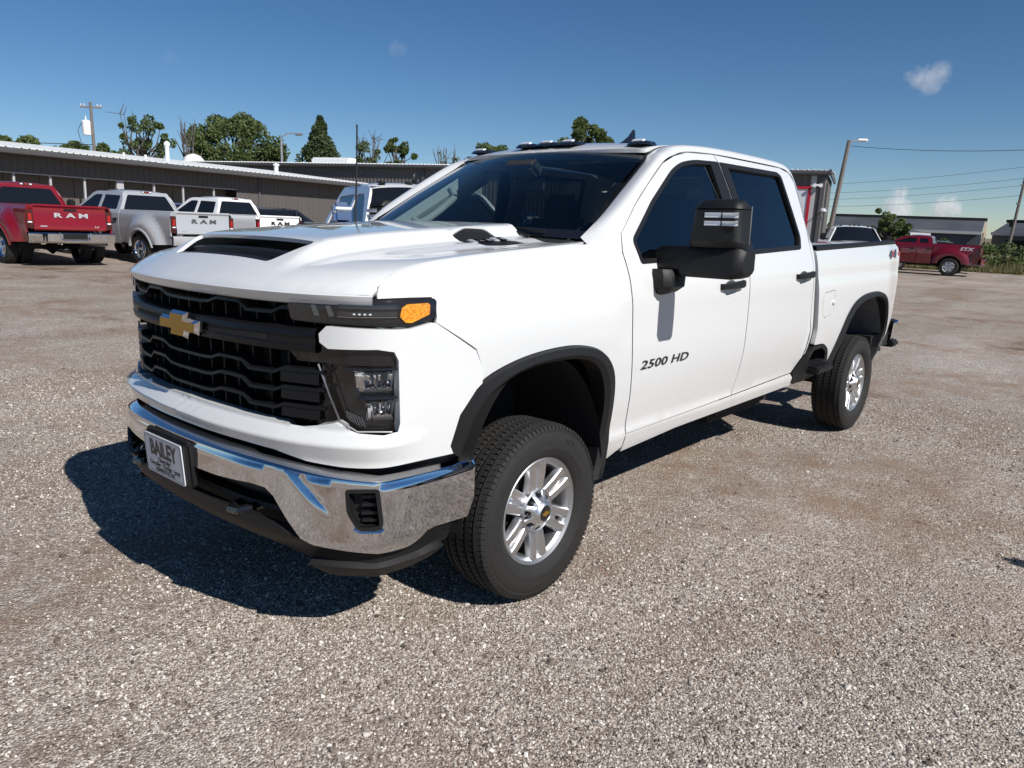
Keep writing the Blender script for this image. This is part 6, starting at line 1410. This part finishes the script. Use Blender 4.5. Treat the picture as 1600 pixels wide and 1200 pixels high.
def bush(label, px, D, h, wd, seed, m='leaf', n=1500):
    rng = np.random.default_rng(seed); x, y = ray_xy(px, D); o = empty('bush', (x, y, float(ground_z(x, y))), 0, label, 'bush', 'scrub at the lot edge')
    C_ = [(wd*.45*rng.normal()*.6, wd*.3*rng.normal(), h*(.15+.65*rng.random())) for _ in range(14)]
    mb_ = MB()
    for c in C_: mb_.tube([(c[0]*.2, c[1]*.2, -.1), (c[0]*.7, c[1]*.7, c[2]*.6), c], [.03, .02, .01], 4)
    mb_.build('stem', MT['bark'], o); V, F = leaves(C_, [wd*.20]*14, n, .10, rng); fast_mesh('foliage', V, F, MT[m], o); return o
for i, (px, D, h, wd, m, lab) in enumerate(((1335, 58, 1.6, 5.0, 'leaf_dry', 'dry brownish bushes behind the distant white pickup truck'), (1300, 60, 1.5, 3.5, 'leaf_dark', 'dark bush at the foot of the grey building corner'), (1470, 57, 1.9, 2.2, 'leaf', 'green bush behind the cab of the dark red pickup truck'), (1515, 60, 1.3, 3.0, 'leaf_dry', 'dry bush behind the bed of the dark red pickup truck'), (1548, 55, 2.0, 2.2, 'leaf', 'tall green bush just right of the dark red pickup truck'), (1577, 54, 1.0, 2.4, 'leaf_dry', 'dry low bush below the far right utility pole'), (1425, 60, 1.6, 3.0, 'leaf_dark', 'dark bush between the young tree and the red cab'), (1606, 53, 1.6, 2.6, 'leaf', 'bush at the right edge of the photo'))):
    bush(lab, px, D, h, wd, 100+i, m, 1900)
def weeds():
    rng = np.random.default_rng(5); n = 26000; px = 1240+640*rng.random(n); D = 50+18*rng.random(n)**1.3
    t = np.array([ray_xy(p, d) for p, d in zip(px, D)]); z = ground_z(t[:, 0], t[:, 1]); h = (.12+.85*rng.random(n)**2)*(.5+.5*np.clip((D-49)/5, 0, 1))
    a = rng.random(n)*6.28; dx, dy = np.cos(a)*.03, np.sin(a)*.03; lx, ly = rng.normal(size=n)*.12, rng.normal(size=n)*.12
    P = np.stack([t[:, 0], t[:, 1], z-.02], -1); A = P-np.stack([dx, dy, 0*dx], -1); B_ = P+np.stack([dx, dy, 0*dx], -1); T1 = P+np.stack([lx+dx*.3, ly+dy*.3, h], -1); T2 = P+np.stack([lx-dx*.3, ly-dy*.3, h], -1)
    V = np.stack([A, B_, T1, T2], 1).reshape(-1, 3); o = fast_mesh('weeds', V, np.arange(4*n).reshape(n, 4), MT['weed']); tag(o, kind='stuff')
MT['weed'] = leaf_mat('weed', (.13, .14, .05), (.24, .21, .10), .4); weeds()
P0 = [ray_xy(px, D) for px, D in ((1225, 50.5), (1400, 49.5), (1540, 49.5), (1700, 47), (1900, 45), (1900, 2000), (1225, 2000))]
fm = grain(mat('field_soil', (.13, .115, .06), .95), .6, .4, 0, (.20, .13, .085))
V = []; F = []
for j, D in enumerate(np.geomspace(49.5, 2500, 26)):
    for i, px in enumerate(np.linspace(1215, 1950, 24)):
        xx, yy = ray_xy(px, D+(.6*math.sin(px*.05) if j == 0 else 0)); V.append((xx, yy, float(ground_z(xx, yy))+(.012 if j else -.01)-(.0 if D < 300 else (D-300)*.002)+(.15*math.exp(-((D-56)/4)**2) if j else 0)))
for j in range(25):
    for i in range(23): F.append((j*24+i, (j+1)*24+i, (j+1)*24+i+1, j*24+i+1))
tag(mesh_obj('field', V, F, fm, None, True, None), kind='structure')
# ================================================================== clouds
def cloud(label, px, py, D, blobs, dens, seed):
    v = _d+_r2*((px-800)/1189.8)+_u2*((600-py)/1189.8); v.normalize(); c = Vector((CX, CY, 1.58))+v*D
    right = _r2; s = D/1189.8; bm = bmesh.new()
    m = bpy.data.materials.new('cloud_vapour'); m.use_nodes = True; n, l = m.node_tree.nodes, m.node_tree.links
    for q in list(n): n.remove(q)
    o_ = n.new('ShaderNodeOutputMaterial'); pv = n.new('ShaderNodeVolumePrincipled'); pv.inputs['Color'].default_value = (1, 1, 1, 1); pv.inputs['Anisotropy'].default_value = .1
    tc = n.new('ShaderNodeTexCoord'); nz = n.new('ShaderNodeTexNoise'); nz.inputs['Scale'].default_value = 2.2; nz.inputs['Detail'].default_value = 8; nz.inputs['Roughness'].default_value = .62; l.new(tc.outputs['Object'], nz.inputs['Vector'])
    tot = None
    dn = n.new('ShaderNodeTexNoise'); dn.inputs['Scale'].default_value = 2.4; dn.inputs['Detail'].default_value = 7; dn.inputs['Roughness'].default_value = .65; l.new(tc.outputs['Object'], dn.inputs['Vector'])
    ds = n.new('ShaderNodeVectorMath'); ds.operation = 'SUBTRACT'; ds.inputs[1].default_value = (.5, .5, .5); l.new(dn.outputs['Color'], ds.inputs[0])
    dk = n.new('ShaderNodeVectorMath'); dk.operation = 'SCALE'; dk.inputs[3].default_value = 1.1; l.new(ds.outputs[0], dk.inputs[0])
    wp = n.new('ShaderNodeVectorMath'); wp.operation = 'ADD'; l.new(tc.outputs['Object'], wp.inputs[0]); l.new(dk.outputs[0], wp.inputs[1])   # ragged edges
    for (bx_, by_, br) in blobs:
        vd = n.new('ShaderNodeVectorMath'); vd.operation = 'DISTANCE'; vd.inputs[1].default_value = (bx_, 0, by_); l.new(wp.outputs[0], vd.inputs[0])
        mr = n.new('ShaderNodeMapRange'); mr.inputs[1].default_value = br*1.15; mr.inputs[2].default_value = 0; l.new(vd.outputs['Value'], mr.inputs[0])
        if tot is None: tot = mr.outputs[0]
        else:
            mx = n.new('ShaderNodeMath'); mx.operation = 'MAXIMUM'; l.new(tot, mx.inputs[0]); l.new(mr.outputs[0], mx.inputs[1]); tot = mx.outputs[0]
    ad = n.new('ShaderNodeMath'); ad.operation = 'ADD'; l.new(tot, ad.inputs[0]); na_ = n.new('ShaderNodeMath'); na_.operation = 'MULTIPLY'; na_.inputs[1].default_value = 2.0; l.new(nz.outputs[0], na_.inputs[0]); l.new(na_.outputs[0], ad.inputs[1])
    m2 = n.new('ShaderNodeMapRange'); m2.inputs[1].default_value = 1.0; m2.inputs[2].default_value = 2.0; m2.inputs[4].default_value = dens; l.new(ad.outputs[0], m2.inputs[0])
    mt_ = n.new('ShaderNodeMath'); mt_.operation = 'MULTIPLY'; l.new(m2.outputs[0], mt_.inputs[0]); gt = n.new('ShaderNodeMath'); gt.operation = 'GREATER_THAN'; gt.inputs[1].default_value = .02; l.new(tot, gt.inputs[0]); l.new(gt.outputs[0], mt_.inputs[1])
    l.new(mt_.outputs[0], pv.inputs['Density']); l.new(pv.outputs[0], o_.inputs['Volume'])
    bmesh.ops.create_icosphere(bm, subdivisions=3, radius=1.15); me = bpy.data.meshes.new('cloud'); bm.to_mesh(me); bm.free(); me.materials.append(m)
    o = link(bpy.data.objects.new('cloud', me)); o.location = c; k = s*33; o.scale = (k, k*.7, k)
    o.rotation_euler = (0, 0, math.atan2(right.y, right.x)); return tag(o, label, 'cloud')
cloud('pale puffy cloud alone high in the sky at right', 1452, 121, 2600, [(-.45, -.05, .42), (.05, -.05, .5), (.42, .22, .42), (.2, -.3, .35)], .020, 1)
cloud('small white cloud standing up behind the young tree', 1405, 315, 3000, [(0, .3, .34), (-.12, -.05, .45), (.12, -.35, .5), (-.2, -.5, .4)], .045, 2)
cloud('small flat white cloud low over the far warehouse', 1480, 323, 3000, [(-.25, 0, .40), (.12, .04, .42), (.36, -.06, .30)], .045, 3)
cloud('tiny faint cloud wisp high above the windshield', 622, 73, 2600, [(-.12, .02, .30), (.15, -.05, .28)], .006, 4)
cloud('faintest cloud wisp high above the left building', 268, 87, 2600, [(-.05, .0, .30), (.15, -.05, .2)], .003, 5)
